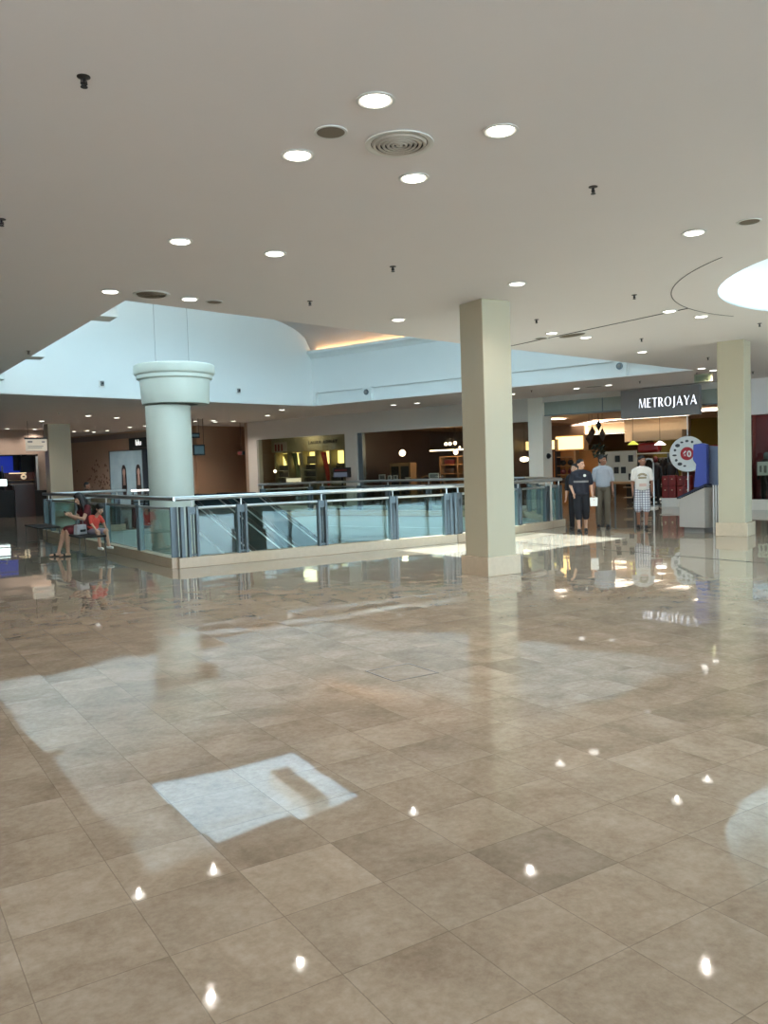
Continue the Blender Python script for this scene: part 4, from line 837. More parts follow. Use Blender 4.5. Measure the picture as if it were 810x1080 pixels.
# ---- left rear: shop and signs ------------------------------------
o = thing('hanging_sign', 'white hanging sign with black top bar and dark lettering, by the broad cream pillar', 'sign', (1.76, 22.0, 2.80))
MBX('box', mat('lit_white_sign', (216, 204, 184), .4, emit=.25), o, (-.40, .40, -.05, .05, 0, .47)); MBX('top_bar', BLACK, o, (-.44, .44, -.06, .06, .47, .54))
MBX('lettering', GREY, o, (-.33, -.15, -.056, -.05, .33, .40), (-.33, .25, -.056, -.05, .17, .195), (-.33, .2, -.056, -.05, .11, .13), (.2, .32, -.056, -.05, .33, .38))
for x in (-.3, .3): MB().tube([(x, 0, .54), (x, 0, 1.2)], .01, 6).build('hanger', DARKM, o)
o = thing('blue_light_panel', 'glowing blue wall panel in the dark shop at the picture edge', 'light panel', (.2, 29.2, 1.55)); MBX('face', BLUELIT, o, (-1.6, 1.75, 0, .05, .55, 1.25), (1.3, 2.1, 0, .05, 0, .55)); MBX('frame', BLACK, o, (-1.7, 2.2, .05, .15, -.1, 1.3)); MBX('upright', GREY, o, (1.22, 1.28, -.05, .02, 0, .8), (2.1, 2.15, -.05, .02, -.1, 1.3))
o = thing('dark_cabinet', 'tall black cabinet beside the glowing blue panel', 'cabinet', (2.55, 28.9, 0)); MBX('carcass', BLACK, o, (-.32, .3, 0, .5, 0, 2.8)); MBX('door', DARKM, o, (-.28, .26, -.02, 0, .1, 2.7))
o = thing('light_strip', 'pale upright strip at the end of the blue shop front', 'light', (2.80, 27.93, 0)); MBX('tube', mat('pale_strip', (150, 152, 150), .4, emit=.08), o, (-.05, .05, 0, .05, 1.15, 2.75)); MBX('base', DARKM, o, (-.06, .06, 0, .06, 0, 1.15))
o = thing('service_counter', 'dark red-brown service counter in front of the blue shop', 'counter', (1.95, 26.4, 0)); DW = mat('dark_red_wood', (62, 24, 20), .4, var=.15); MBX('body', DW, o, (-.42, .42, 0, .6, 0, 1.42)); MBX('top', mat('counter_top', (88, 52, 42), .3), o, (-.5, .5, -.05, .65, 1.42, 1.47)); MBX('wing', BLACK, o, (.42, 1.25, .1, .6, 0, 1.15), (-2.4, -.42, .1, .6, 0, 1.2))
o = thing('back_shelf', 'brown shelf unit behind the counter of the blue shop', 'shelf', (1.95, 27.6, 0)); MBX('frame', DW, o, (-.65, .7, .3, .38, 0, 2.0), (-.65, -.6, 0, .3, 0, 2.0), (.65, .7, 0, .3, 0, 2.0))
for z in (1.45, 1.62, 1.95): MBX('shelf', LWOOD if z < 1.9 else mat('lit_shelf', (255, 226, 180), .4, emit=.7), o, (-.4 if z > 1.9 else -.6, .3 if z > 1.9 else .65, 0, .3, z, z + .035))
o = thing('round_clock', 'small round cream clock on the shelf behind the dark counter', 'clock', (2.15, 27.76, 1.657)); q = MB().lathe([(0, 0), (.12, 0), (.13, .02), (.12, .04), (0, .04)], seg=24).build('face', mat('clock_cream', (236, 216, 186), .4, emit=.25), o, smooth=True); q.rotation_euler = (PI / 2, 0, 0); q.location.z = .14
MBX('hands', BLACK, o, (-.05, .05, -.05, -.04, .12, .17)); MBX('foot', DARKM, o, (-.06, .06, -.04, .02, -.005, .01))
o = thing('screen', 'glaring white screen at the picture edge in the blue shop', 'screen', (1.15, 27.0, 1.42)); MBX('panel', mat('white_screen', (226, 244, 240), .3, emit=1.6), o, (-.42, .16, 0, .03, -.02, .28)); MBX('bezel', BLACK, o, (-.45, .19, .03, .06, -.05, .31)); MBX('stand', BLACK, o, (-.17, -.09, .03, .1, -.22, 0))
o = thing('flower_decal', 'pattern of small dark flowers on the beige wall past the broad pillar', 'wall decoration', PW @ Vector((-4.3, -.012, 0)), math.radians(-72)); mb = MB(); r3 = random.Random(5)
for i in range(70):
    x, z, r = r3.gauss(0, .62), 1.5 + r3.gauss(0, .5), r3.uniform(.025, .07)
    if not .5 < z < 2.6: continue
    mb.extr([(x + r * (1 + .5 * math.cos(5 * q)) * math.cos(q), 0, z + r * (1 + .5 * math.cos(5 * q)) * math.sin(q)) for q in [j * 2 * PI / 15 for j in range(15)]], (0, .008, 0))
mb.build('printed_pattern', mat('decal_brown', (116, 88, 74), .6), o)
o = thing('poster_window', 'tall blue-grey advertising window showing two dark-haired figures, beside the round column', 'poster', PW @ Vector((-1.55, -.03, 0)), math.radians(-72)); MBX('panel', mat('poster_blue_grey', (150, 172, 180), .2, rgb2=(112, 140, 152), scale=1.5, emit=.12), o, (-1.6, 1.35, -.02, .02, .1, 3.0)); MBX('frame', STEELP, o, (-1.66, -1.6, -.05, .02, 0, 3.05), (1.35, 1.41, -.05, .02, 0, 3.05), (-1.6, 1.35, -.05, .02, 3.0, 3.05), (-1.6, 1.35, -.05, .02, 0, .1))
for x, w_ in ((-.35, 1), (.95, .95)):
    el = lambda cx, cz, rx, rz, y, n=20: [(cx + rx * math.cos(j * 2 * PI / n), y, cz + rz * math.sin(j * 2 * PI / n)) for j in range(n)]
    MB().extr(el(x, 1.98, .20, .30, -.022), (0, -.004, 0)).extr([(x - .20, -.022, 2.0), (x - .24, -.022, 1.0), (x - .10, -.022, .6), (x + .12, -.022, .6), (x + .24, -.022, 1.0), (x + .20, -.022, 2.0)], (0, -.003, 0)).build('figure_hair', mat('poster_hair', (34, 30, 32), .4), o)
    MB().extr(el(x + .02, 1.88, .13, .2, -.027), (0, -.004, 0)).extr([(x - .06, -.027, 1.75), (x - .10, -.027, 1.2), (x + .14, -.027, 1.2), (x + .10, -.027, 1.75)], (0, -.003, 0)).build('figure_face', mat('poster_skin', (176, 150, 140), .4), o)
MBX('dark_post', mat('dark_blue_post', (44, 58, 70), .4), o, (1.41, 1.75, -.05, .02, 0, 3.05))
o = thing('shop_sign', 'dark shop sign with white letters partly hidden by the round column', 'sign', PW @ Vector((-.55, -.14, 3.02)), math.radians(-72)); MBX('panel', mat('dark_teal_sign', (46, 56, 60), .4), o, (-.65, 2.4, 0, .1, 0, .62)); text_mesh('blu', .42, .012, 'letters', mat('sign_letters', (240, 240, 236), .4, emit=.6), o, Matrix.Translation((.22, -.02, .36)) @ TF, .98, .003)
MBX('underline', GREY, o, (-.3, 2.2, -.01, 0, .08, .1))
for lb, x0, z0, h in (('small dark hanging box sign just past the round column', .0, 2.45, .45), ('small dark upper sign just past the round column, above the hanging box', -.2, 3.18, .22)):
    o = thing('hanging_sign', lb, 'sign', (7.85 + x0, 20.0, z0)); MBX('box', BLACK, o, (-.25, .25, -.05, .05, 0, h)); MBX('face', mat('teal_sign_face', (70, 100, 108), .3), o, (-.2, .2, -.056, -.05, .06, h - .06)); MB().tube([(-.22, 0, h), (-.22, 0, 4 - z0)], .01, 6).tube([(.22, 0, h), (.22, 0, 4 - z0)], .01, 6).build('hanger', DARKM, o)
o = thing('fire_cabinet', 'dark red fire cabinet in the recess beside the tan door', 'fire cabinet', PW @ Vector((8.35, 2.93, .55)), math.radians(-72)); MBX('case', DRED, o, (-.25, .25, 0, .2, 0, .8)); MBX('door', RED, o, (-.21, .21, -.02, 0, .05, .75)); MBX('foot', DRED, o, (-.2, .2, .05, .15, -.55, 0))
o = thing('exit_box', 'small dark box sign high on the side of the linen shop pier', 'sign', sp(-8.9, -.3, 2.5), A70); MBX('case', BLACK, o, (-.22, .1, -.08, .08, 0, .16)); MBX('face', DRED, o, (-.18, .06, -.086, -.08, .03, .13)); MB().tube([(-.06, 0, .16), (-.06, 0, 1.5)], .01, 6).build('hanger', DARKM, o)
o = thing('information_stand', 'grey stand with a lit white bar above dark slats, beside the round column', 'display stand', (3.85, 15.0, 0)); MBX('body', DKBOX, o, (-.28, .28, 0, .3, 0, 1.0)); MBX('slats', STEELP, o, *[(-.26, .26, -.03, 0, z, z + .05) for z in (.55, .66, .77, .88)]); MBX('light_bar', mat('lit_bar', (255, 250, 240), .4, emit=2.0), o, (-.26, .26, -.08, .3, 1.12, 1.17)); MB().tube([(-.22, .2, 1.0), (-.22, .2, 1.12)], .015, 6).tube([(.22, .2, 1.0), (.22, .2, 1.12)], .015, 6).build('support', DARKM, o)

# ------------------------------------------------------------------ benches
def bench(label, y0, y1):
    t = thing('bench', label, 'bench', (-.62, (y0 + y1) / 2, 0), PI / 2, 'benches beside the balustrade'); L = (y1 - y0) / 2
    MBX('seat', mat('dark_seat', (40, 33, 31), .75), t, (-L, L, -.27, .27, .42, .46), bevel=.012)
    for x in (-L + .08, L - .08): MB().tube([(x, -.24, .42), (x - .03 * (1 if x < 0 else -1), -.26, .02), (x - .03 * (1 if x < 0 else -1), .26, .02), (x, .24, .42)], .013, 8).build('leg', mat('dark_wire', (84, 82, 80), .4, metal=.6), t, smooth=True)
    return t
bench('dark bench with wire legs on which a woman and a child sit', 3.15, 5.0)
bench('empty dark bench with wire legs behind the seated woman', 7.5, 9.3)

light('red_shop_fill', 'POINT', sp(14.5, .55, 2.6), 16, (1, .86, .8), shadow_soft_size=.2)  # added point lamp, no fixture, lifts the maroon wall

# ------------------------------------------------------------------ people
SKIN = mat('skin_tan', (176, 128, 104), .5, var=.04); SKIN2 = mat('skin_light', (204, 158, 132), .5, var=.04); SKIN3 = mat('skin_brown', (150, 104, 82), .5, var=.04)
HAIR = mat('black_hair', (24, 20, 20), .5, var=.2, scale=40); LIP = mat('lips', (160, 100, 88), .5); EYE = mat('eye_white', (232, 228, 222), .3); PUP = mat('pupil', (22, 16, 14), .2)
def blob(name, prims, m, parent, voxel=.012, smooth=6, post=None):
    mb = MB()
    for p in prims:
        if p[0] == 'c': mb.cone(p[1], p[2], p[3], p[4])
        else: mb.ell(p[1], p[2], Euler(p[3]).to_matrix() if len(p) > 3 else None)
    tmp = mb.build(name + '_t', None); 
    r = tmp.modifiers.new('r', 'REMESH'); r.mode = 'VOXEL'; r.voxel_size = voxel
    s = tmp.modifiers.new('s', 'SMOOTH'); s.iterations = smooth; s.factor = .5
    dg = bpy.context.evaluated_depsgraph_get(); me = bpy.data.meshes.new_from_object(tmp.evaluated_get(dg)); bpy.data.objects.remove(tmp)
    me.name = name; me.materials.clear(); me.materials.append(m)
    for p in me.polygons: p.use_smooth = True
    o = bpy.data.objects.new(name, me); C.objects.link(o); o.parent = parent; return o
def vmid(a, b, f=.5): return tuple(a[i] + (b[i] - a[i]) * f for i in range(3))
def hand(wrist, d, side, out, k=1.0, curl=.5):
    """palm, four fingers and thumb; d = pointing direction, side = towards the thumb"""
    W = Vector(wrist); d = Vector(d).normalized(); s = Vector(side); s = (s - d * s.dot(d)).normalized(); n = d.cross(s)
    pr = [('e', tuple(W + d * .045 * k), (.04 * k, .04 * k, .022 * k), tuple(Matrix((s, d, n)).transposed().to_euler()))]
    pr[0] = ('e', tuple(W + d * .045 * k), (.038 * k, .048 * k, .018 * k), tuple(Matrix((s, d, n)).transposed().to_euler()))
    for i, (o, l) in enumerate(((.028, .072), (.010, .080), (-.009, .075), (-.027, .060))):
        b = W + d * .075 * k + s * o * k; dd = (d + n * out * curl * .55 + s * o * 2.5).normalized(); m = b + dd * l * .5 * k; e = m + (dd + n * out * curl).normalized() * l * .5 * k
        pr += [('c', tuple(W + d * .03 * k + s * o * k * .8), tuple(b), .010 * k, .010 * k), ('c', tuple(b), tuple(m), .0098 * k, .0088 * k), ('c', tuple(m), tuple(e), .0088 * k, .0072 * k)]
    b = W + d * .02 * k + s * .025 * k; m = b + (d * .6 + s * .7).normalized() * .04 * k; e = m + (d + s * .2 + n * out * .4).normalized() * .035 * k
    pr += [('c', tuple(b), tuple(m), .014 * k, .011 * k), ('c', tuple(m), tuple(e), .011 * k, .008 * k)]
    return pr
def head_prims(c, yaw, pitch, k=1.0):
    R = Matrix.Rotation(yaw, 3, 'Z') @ Matrix.Rotation(pitch, 3, 'X'); c = Vector(c)
    P = lambda v: tuple(c + R @ (Vector(v) * k)); E3 = tuple(R.to_euler())
    pr = [('e', P((0, .01, .02)), (.074 * k, .092 * k, .098 * k), E3), ('e', P((0, -.03, -.055)), (.056 * k, .062 * k, .058 * k), E3), ('e', P((0, -.07, -.088)), (.026 * k, .022 * k, .018 * k), E3),
          ('c', P((0, -.086, .012)), P((0, -.108, -.022)), .009 * k, .015 * k), ('e', P((.045, -.06, -.03)), (.024 * k, .022 * k, .024 * k), E3), ('e', P((-.045, -.06, -.03)), (.024 * k, .022 * k, .024 * k), E3),
          ('e', P((.076, .012, -.005)), (.011 * k, .022 * k, .032 * k), E3), ('e', P((-.076, .012, -.005)), (.011 * k, .022 * k, .032 * k), E3), ('e', P((0, -.06, .03)), (.055 * k, .03 * k, .016 * k), E3)]
    return pr, P, E3
def face_parts(P, E3, par, k=1.0):
    for x in (-.031, .031):
        e = MB().ell(P((x, -.076, .006)), (.0115 * k, .007 * k, .0055 * k), Euler(E3).to_matrix(), 10, 6).build('eye', EYE, par, smooth='all')
        MB().ell(P((x, -.083, .006)), (.0055 * k, .004 * k, .0052 * k), Euler(E3).to_matrix(), 8, 6).build('iris', PUP, e, smooth='all')
        MB().ell(P((x, -.082, .026)), (.02 * k, .006 * k, .004 * k), Euler(E3).to_matrix(), 8, 6).build('eyebrow', HAIR, par, smooth='all')
    MB().ell(P((0, -.089, -.052)), (.022 * k, .008 * k, .008 * k), Euler(E3).to_matrix(), 10, 6).build('mouth', LIP, par, smooth='all')
def standing(label, loc, rotz, H, skin, hyaw=0, hpitch=0, stance=((-.10, 0), (.10, 0)), arms=None, outfit=None, heavy=1.0, hair='short'):
    k = H / 1.70; S = lambda v: tuple(c * k for c in v)
    t = thing('person', label, 'person', loc, rotz)
    body = []
    hc = (0, -.02, 1.575)
    hp, P, E3 = head_prims(S(hc), hyaw, hpitch, k); body += hp
    w_ = heavy
    body += [('c', S((0, .01, 1.36)), S((0, -.005, 1.50)), .055 * k, .05 * k), ('e', S((0, .0, 1.26)), (.155 * k * w_, .105 * k * w_, .17 * k)), ('e', S((0, -.005, 1.06)), (.135 * k * w_, .105 * k * w_ ** 1.5, .14 * k)), ('e', S((0, .01, .93)), (.155 * k * w_, .11 * k * w_, .12 * k)),
             ('c', S((-.11, 0, 1.365)), S((0, 0, 1.40)), .055 * k, .06 * k), ('c', S((.11, 0, 1.365)), S((0, 0, 1.40)), .055 * k, .06 * k)]
    legs = []
    for sx, (fx, fy) in zip((-1, 1), stance):
        hip, ank = (sx * .085, 0.01, .90), (fx, fy + .03, .075); kn = vmid(hip, ank, .50); kn = (kn[0] + sx * .008, kn[1] - .03, kn[2])
        legs.append((hip, kn, ank))
        body += [('c', S(hip), S(kn), .082 * k * w_, .054 * k), ('c', S(kn), S(ank), .052 * k, .035 * k), ('e', S(vmid(kn, ank, .28)), (.05 * k, .056 * k, .11 * k)), ('c', S((fx, fy + .05, .04)), S((fx * 1.12, fy - .13, .03)), .036 * k, .03 * k)]
    ar = arms or {}
    armj = []
    for sx in (-1, 1):
        sh = (sx * .165 * (.6 + .4 * heavy), 0, 1.345); el, wr = ar.get(sx, ((sx * .215, .03, 1.08), (sx * .215, -.06, .85)))
        armj.append((sh, el, wr)); d = Vector(wr) - Vector(el)
        body += [('c', S(sh), S(el), .05 * k, .038 * k), ('c', S(el), S(wr), .037 * k, .026 * k)]
        body += hand(S(wr), d, (0, -1, 0.05), -sx, k)
    b = blob('body', body, skin, t, .0085, 4)
    face_parts(P, E3, t, k)
    R = Euler(E3).to_matrix()
    hs = [('e', P((0, .022, .045)), (.082 * k, .095 * k, .088 * k), E3), ('e', P((0, .045, .0)), (.078 * k, .07 * k, .085 * k), E3), ('e', P((0, -.03, .092)), (.055 * k, .05 * k, .026 * k), E3)]
    if hair == 'long': hs += [('c', P((0, .06, .0)), S((0, .12, 1.30)), .085 * k, .07 * k), ('c', P((.05, .04, .02)), S((.07, .09, 1.33)), .05 * k, .05 * k), ('c', P((-.05, .04, .02)), S((-.07, .09, 1.33)), .05 * k, .05 * k)]
    blob('hair', hs, HAIR, t, .012, 3)
    return t, k, S, legs, armj, w_
def shirt(name, m, t, k, S, armj, w_, hem=.88, sleeve=.62, off=.014, neck=1.43, parent=None):
    pr = [('e', S((0, .0, 1.26)), ((.155 * w_ + off) * k, (.105 * w_ + off) * k, .175 * k)), ('c', S((-.115, 0, 1.362)), S((0, 0, 1.395)), (.058 + off) * k, (.06 + off) * k), ('c', S((.115, 0, 1.362)), S((0, 0, 1.395)), (.058 + off) * k, (.06 + off) * k), ('c', S((0, .01, 1.38)), S((0, .0, neck)), .066 * k, .058 * k)]
    for i in range(7):
        z = hem + .07 + (1.20 - hem) * i / 6; pr.append(('e', S((0, .0, z)), ((.15 * w_ + off) * k, (.112 * w_ + off) * k, .10 * k)))
    for sh, el, wr in armj:
        e = vmid(sh, el, min(1, sleeve * 1.0)); pr.append(('c', S(sh), S(e), (.05 + off) * k, (.05 + off) * k))
        if sleeve > 1: pr.append(('c', S(el), S(vmid(el, wr, sleeve - 1)), (.044 + off) * k, (.038 + off) * k))
    return blob(name, pr, m, t, .012, 4)
def bottoms(name, m, t, k, S, legs, w_, length=.6, wide=.02, waist=.98):
    pr = [('e', S((0, .008, waist - .06)), ((.158 * w_ + .008) * k, (.115 * w_ + .008) * k, .11 * k))]
    for hip, kn, ank in legs:
        pr.append(('c', S(hip), S(kn if length > .5 else vmid(hip, kn, length * 2)), (.085 * w_ + .012) * k, (.062 + wide) * k))
        if length > .5: pr.append(('c', S(kn), S(vmid(kn, ank, (length - .5) * 2)), (.062 + wide) * k, (.052 + wide) * k))
    return blob(name, pr, m, t, .012, 4)
def shoes(m, t, k, S, stance, name='shoe'):
    for fx, fy in stance:
        mb = MB(); o = blob(name, [('c', S((fx, fy + .055, .045)), S((fx * 1.12, fy - .12, .038)), .043 * k, .038 * k), ('e', S((fx * 1.06, fy - .03, .018)), (.048 * k, .15 * k, .018 * k))], m, t, .01, 3)
face_cam = lambda x, y, extra=0: math.atan2(-4.654 - x, -(-14.06 - y)) + extra
# man in black
st = ((-.06, -.10), (.09, .10)); NAVY = mat('black_navy_cloth', (26, 28, 42), .75, var=.2, scale=20)
x, y = 9.66, -.16
t, k, S, legs, aj, w_ = standing('person walking in black T-shirt and black knee-length shorts, carrying a white bag', (x, y, 0), face_cam(x, y), 1.70, SKIN2, .75, 0, st, {-1: ((-.24, .04, 1.08), (-.17, -.15, .90)), 1: ((.225, .05, 1.08), (.25, -.03, .85))}, heavy=1.12)
sh_ = shirt('t_shirt', NAVY, t, k, S, aj, w_, .86, .72, .022); bottoms('shorts', mat('black_shorts', (20, 20, 28), .8), t, k, S, legs, w_, .66, .03); shoes(BLACK, t, k, S, st)
mb = MB(); n = 12; fr = [(math.sin(a) * .192 * 1.12 * k, -math.cos(a) * .132 * 1.12 * k) for a in [-.9 + 1.8 * i / n for i in range(n + 1)]]
A_ = [mb.v((q[0], q[1] - .012, 1.155 * k)) for q in fr]; B_ = [mb.v((q[0], q[1] - .012, 1.20 * k)) for q in fr]
for i in range(n): mb.f([A_[i], A_[i + 1], B_[i + 1], B_[i]])
bmesh.ops.solidify(mb.bm, geom=mb.bm.faces[:], thickness=.004); mb.build('chest_band', mat('pale_band', (196, 190, 184), .6, rgb2=(120, 116, 118), scale=60), t)
MB(Matrix.Translation((.085 * k, -.150 * k, 1.315 * k)) @ R9).lathe([(0, 0), (.032, 0), (.032, .006), (0, .006)], seg=16).build('badge', WPAINT, t)
bag = thing('paper_bag', 'small white bag in the hand of the man in black', 'bag', (x + .0, y, 0), face_cam(x, y)); MB().extr([(.20, -.10, .60), (.36, -.10, .60), (.37, -.10, .80), (.19, -.10, .80)], (0, .10, 0)).build('body', mat('white_paper', (238, 236, 230), .5), bag, bevel=.01); MB().tube([(.23, -.05, .80), (.24, -.05, .83), (.30, -.05, .83), (.33, -.05, .80)], .005, 6).build('handle', WPAINT, bag)
# man behind in grey shirt
st = ((-.11, .0), (.08, -.08)); x, y = 10.99, .40
t, k, S, legs, aj, w_ = standing('person in pale grey short-sleeved shirt and khaki trousers, walking behind the man in black', (x, y, 0), face_cam(x, y, .1), 1.79, SKIN3, .7, .05, st)
shirt('shirt', mat('pale_grey_cloth', (168, 170, 178), .8, var=.1, scale=30), t, k, S, aj, w_, .93, .8, .018); MB().tube([(.06 * math.cos(a) * k, .005 + .058 * math.sin(a) * k, (1.435 + .012 * math.sin(a)) * k) for a in [i * 2 * PI / 16 for i in range(16)]], .012, 6, closed=True).build('collar', mat('collar_grey', (186, 188, 194), .8), t)
bottoms('trousers', mat('khaki_cloth', (98, 88, 74), .8, var=.08), t, k, S, legs, w_, .97, .012); shoes(BLACK, t, k, S, st)
# man in white T-shirt and plaid shorts
def plaid():
    m = mat('plaid_cloth', (214, 214, 218), .8); nt = m.node_tree; N = nt.nodes; L = nt.links; b = N['Principled BSDF']
    tc = N.new('ShaderNodeTexCoord'); outs = []
    for dr in ('X', 'Z'):
        w1 = N.new('ShaderNodeTexWave'); w1.wave_type = 'BANDS'; w1.bands_direction = dr; w1.inputs['Scale'].default_value = 5.5; L.new(tc.outputs['Object'], w1.inputs['Vector']); outs.append(w1.outputs['Fac'])
    a = N.new('ShaderNodeMath'); a.operation = 'MULTIPLY'; L.new(outs[0], a.inputs[0]); L.new(outs[1], a.inputs[1])
    cr = N.new('ShaderNodeValToRGB'); E = cr.color_ramp.elements; E[0].position = 0; E[0].color = (*lin((132, 130, 144)), 1); E[1].position = .3; E[1].color = (*lin((224, 224, 228)), 1); L.new(a.outputs[0], cr.inputs[0]); L.new(cr.outputs[0], b.inputs['Base Color']); return m
st = ((-.09, .05), (.07, -.12)); x, y = 11.30, -.55
t, k, S, legs, aj, w_ = standing('person in white T-shirt with a yellow print and pale plaid shorts, walking alone', (x, y, 0), face_cam(x, y, .05), 1.74, SKIN3, .6, 0, st)
shirt('t_shirt', mat('white_tee', (226, 218, 210), .8, var=.03), t, k, S, aj, w_, .87, .68, .016); bottoms('shorts', plaid(), t, k, S, legs, w_, .55, .035); shoes(BLACK, t, k, S, st, 'sandal')
mb = MB()
for r in (.095, .065):
    for a_ in range(12):
        p, q = .25 + 2.64 * a_ / 12, .25 + 2.64 * (a_ + 1) / 12
        mb.extr([(R_ * math.cos(w0) * k, -.128 * k, (1.20 + R_ * math.sin(w0) * .8) * k) for R_, w0 in ((r, p), (r + .018, p), (r + .018, q), (r, q))], (0, -.014 * k, 0))
mb.box(-.09 * k, .09 * k, -.142 * k, -.128 * k, 1.165 * k, 1.195 * k)
mb.build('shirt_print', mat('yellow_print', (176, 150, 84), .7, rgb2=(96, 78, 58), scale=22), t); MB().box(-.07 * k, .09 * k, -.152 * k, -.128 * k, .98 * k, 1.05 * k).build('lower_print', mat('coral_print', (218, 182, 168), .7), t)
# long-haired person hidden behind the man in black
st = ((-.09, 0), (.09, .05)); x, y = 10.05, .42
t, k, S, legs, aj, w_ = standing('person with long dark hair in black, mostly hidden behind the man in black', (x, y, 0), face_cam(x, y, -.2), 1.60, SKIN2, -.4, 0, st, hair='long', heavy=.95)
shirt('top', mat('black_top', (24, 22, 26), .8), t, k, S, aj, w_, .86, 1.2, .014); bottoms('trousers', mat('dark_trousers', (34, 30, 34), .8), t, k, S, legs, w_, .97, .01); shoes(BLACK, t, k, S, st)
# person walking beyond the balustrade, only the head showing
st = ((-.09, .1), (.09, -.1)); x, y = 1.71, 13.6
t, k, S, legs, aj, w_ = standing('person with short dark hair walking past behind the seated woman, only the head showing above the handrail', (x, y, 0), math.radians(60), 1.50, SKIN3, 0, 0, st)
t['label'] = 'person walking behind the balustrade, only the dark-haired head showing above its handrail'
shirt('shirt', mat('brown_shirt', (86, 66, 58), .8), t, k, S, aj, w_, .9, .7, .015); bottoms('trousers', mat('dark_trousers', (34, 30, 34), .8), t, k, S, legs, w_, .97, .01); shoes(BLACK, t, k, S, st)
# ---- seated woman: local -Y is her front; seat height .46
def seated_woman():
    t = thing('person', 'woman seated on the bench in a dark red dress, looking down at a phone', 'person', (-.52, 4.25, 0), math.radians(-82)); t['label'] = 'person seated on the bench in dark red, long black hair, looking down at a phone'
    body = []; hp, P, E3 = head_prims((0, -.10, 1.19), .25, .45, .98); body += hp
    body += [('c', (0, .02, .98), (0, -.07, 1.12), .052, .048), ('e', (0, .02, .88), (.15, .105, .16)), ('e', (0, .03, .70), (.14, .11, .13)), ('e', (0, .03, .56), (.165, .13, .11)), ('c', (-.13, .02, 1.0), (.13, .02, 1.0), .055, .055)]
    for sx, fx, fy in ((-1, -.13, -.58), (1, .09, -.46)):
        hip, kn, an = (sx * .085, .02, .55), (fx * .9, -.40, .51), (fx, fy + .05, .08)
        body += [('c', hip, kn, .085, .058), ('c', kn, an, .055, .036), ('e', vmid(kn, an, .28), (.05, .055, .11)), ('c', (fx, fy + .07, .04), (fx * 1.1, fy - .11, .03), .036, .03)]
    for sx in (-1, 1):
        sh, el, wr = (sx * .165, .02, 1.0), (sx * .225, -.10, .76), (sx * .075, -.28, .84)
        body += [('c', sh, el, .048, .038), ('c', el, wr, .037, .026)] + hand(wr, Vector(wr) - Vector(el) + Vector((0, 0, .02)), (0, 0, 1), -sx, .95, .8)
    blob('body', body, SKIN2, t, .0085, 4); face_parts(P, E3, t, .98)
    blob('hair', [('e', P((0, .02, .045)), (.084, .10, .09), E3), ('c', P((.055, .02, .03)), (.11, -.03, .92), .05, .045), ('c', P((-.055, .02, .03)), (-.11, -.03, .92), .05, .045), ('c', P((0, .06, 0)), (0, .08, .90), .085, .08), ('e', P((0, -.04, .088)), (.06, .045, .03), E3)], HAIR, t, .012, 3)
    pr = [('e', (0, .02, .88), (.165, .12, .165)), ('c', (-.13, .02, 1.0), (.13, .02, 1.0), .066, .066), ('e', (0, .03, .72), (.158, .125, .15)), ('e', (0, .02, .58), (.185, .155, .12)), ('c', (-.08, .02, .565), (-.11, -.33, .535), .108, .098), ('c', (.08, .02, .565), (.08, -.33, .535), .108, .098), ('c', (0, .0, .56), (0, -.30, .53), .10, .09)]
    for sx in (-1, 1): pr.append(('c', (sx * .165, .02, 1.0), (sx * .19, -.03, .89), .062, .058))
    blob('dress', pr, mat('dark_red_dress', (96, 22, 32), .8, var=.25, scale=18), t, .012, 4)
    for fx, fy in ((-.13, -.58), (.09, -.46)): blob('sandal', [('e', (fx * 1.06, fy - .02, .014), (.046, .14, .016)), ('c', (fx - .03, fy - .04, .05), (fx + .035, fy - .04, .05), .022, .022)], BLACK, t, .01, 2)
    p = thing('phone', 'dark phone held by the seated woman', 'phone', t.location, t.rotation_euler.z); a = MB(Matrix.Translation((0, -.36, .90)) @ Matrix.Rotation(.9, 4, 'X')); a.box(-.036, .036, -.005, .005, -.072, .072).build('case', BLACK, p, bevel=.004); a = MB(Matrix.Translation((0, -.36, .90)) @ Matrix.Rotation(.9, 4, 'X')); a.box(-.032, .032, .005, .007, -.066, .066).build('screen', mat('phone_screen', (70, 84, 100), .2, emit=.2), p)
seated_woman()
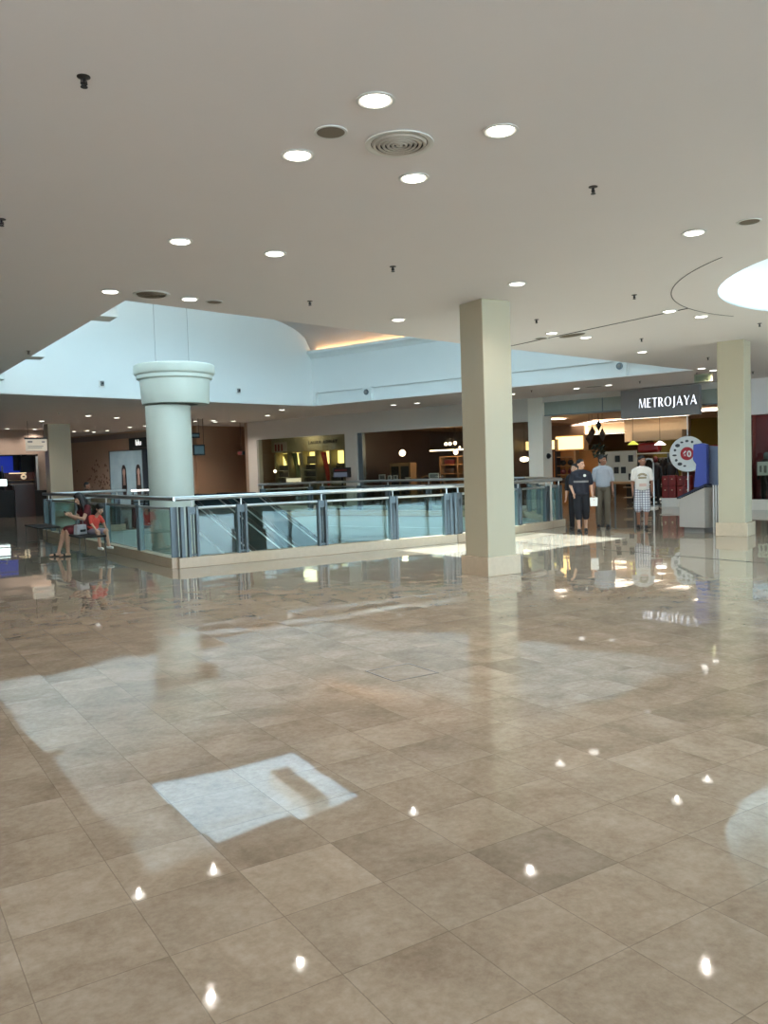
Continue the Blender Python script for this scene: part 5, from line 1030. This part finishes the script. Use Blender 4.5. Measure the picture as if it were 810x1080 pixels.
def seated_child():
    t = thing('person', 'small child in a coral and dark red top sitting bent forward at the bench end', 'person', (-.50, 3.52, 0), math.radians(25))
    z0 = .46; k = .62; body = []; hp, P, E3 = head_prims((.0, -.20, .98), -.2, .5, .86); body += hp
    body += [('c', (0, -.06, .82), (0, -.15, .91), .04, .038), ('e', (0, -.01, .73), (.105, .085, .13)), ('e', (0, .03, .58), (.11, .095, .10)), ('c', (-.08, -.04, .82), (.08, -.04, .82), .042, .042)]
    for sx, kx, ky, ax, ay, az in ((-1, -.10, -.24, -.11, -.29, .24), (1, .10, -.24, .11, -.29, .24)):
        body += [('c', (sx * .06, .02, .53), (kx, ky, .52), .06, .045), ('c', (kx, ky, .52), (ax, ay, az), .042, .03), ('c', (ax, ay + .02, az - .03), (ax * 1.1, ay - .08, az - .05), .028, .024)]
    for sx in (-1, 1):
        sh, el, wr = (sx * .11, -.04, .82), (sx * .15, -.12, .68), (sx * .13, -.20, .58); body += [('c', sh, el, .034, .028), ('c', el, wr, .027, .02)] + hand(wr, (0, -.6, -.5), (-sx, 0, .2), -sx, .68, .5)
    blob('body', body, SKIN2, t, .0075, 3); face_parts(P, E3, t, .86)
    blob('hair', [('e', P((0, .025, .05)), (.076, .09, .082), E3), ('c', P((0, .05, .0)), (0, .0, .85), .07, .06), ('e', P((0, -.045, .088)), (.055, .04, .028), E3)], HAIR, t, .011, 3)
    pr = [('e', (0, -.01, .73), (.12, .10, .135)), ('c', (-.08, -.04, .82), (.08, -.04, .82), .052, .052), ('e', (0, .03, .60), (.122, .108, .11))]
    for sx in (-1, 1): pr.append(('c', (sx * .11, -.04, .82), (sx * .145, -.10, .71), .046, .042))
    blob('top', pr, mat('coral_cloth', (214, 74, 60), .8, var=.1), t, .011, 4); blob('vest', [('e', (0, .02, .70), (.124, .108, .14)), ('e', (0, .04, .58), (.126, .112, .10))], mat('dark_red_vest', (78, 20, 28), .8), t, .011, 3)
    blob('shorts', [('e', (0, .03, .54), (.125, .112, .08)), ('c', (-.06, .02, .53), (-.09, -.17, .525), .068, .06), ('c', (.06, .02, .53), (.09, -.17, .525), .068, .06)], mat('grey_lilac_cloth', (150, 140, 156), .8), t, .011, 3)
    for ax in (-.11, .11): blob('shoe', [('c', (ax, -.26, .20), (ax * 1.1, -.38, .185), .034, .03)], WPAINT, t, .01, 2)
seated_child()
o = thing('handbag', 'white and grey bag standing on the bench between the woman and the child', 'bag', (-.70, 3.86, .46), math.radians(35)); MB().extr([(-.15, -.05, .0), (.15, -.05, 0), (.13, -.05, .2), (-.13, -.05, .2)], (0, .1, 0)).build('body', mat('white_bag', (214, 208, 208), .5, rgb2=(160, 152, 158), scale=8), o, bevel=.015); MB().tube([(-.09, 0, .19), (-.07, 0, .29), (.07, 0, .29), (.09, 0, .19)], .008, 6).build('handle', GREY, o, smooth=True); MBX('flap', BLACK, o, (-.06, .10, -.056, -.05, .05, .10))
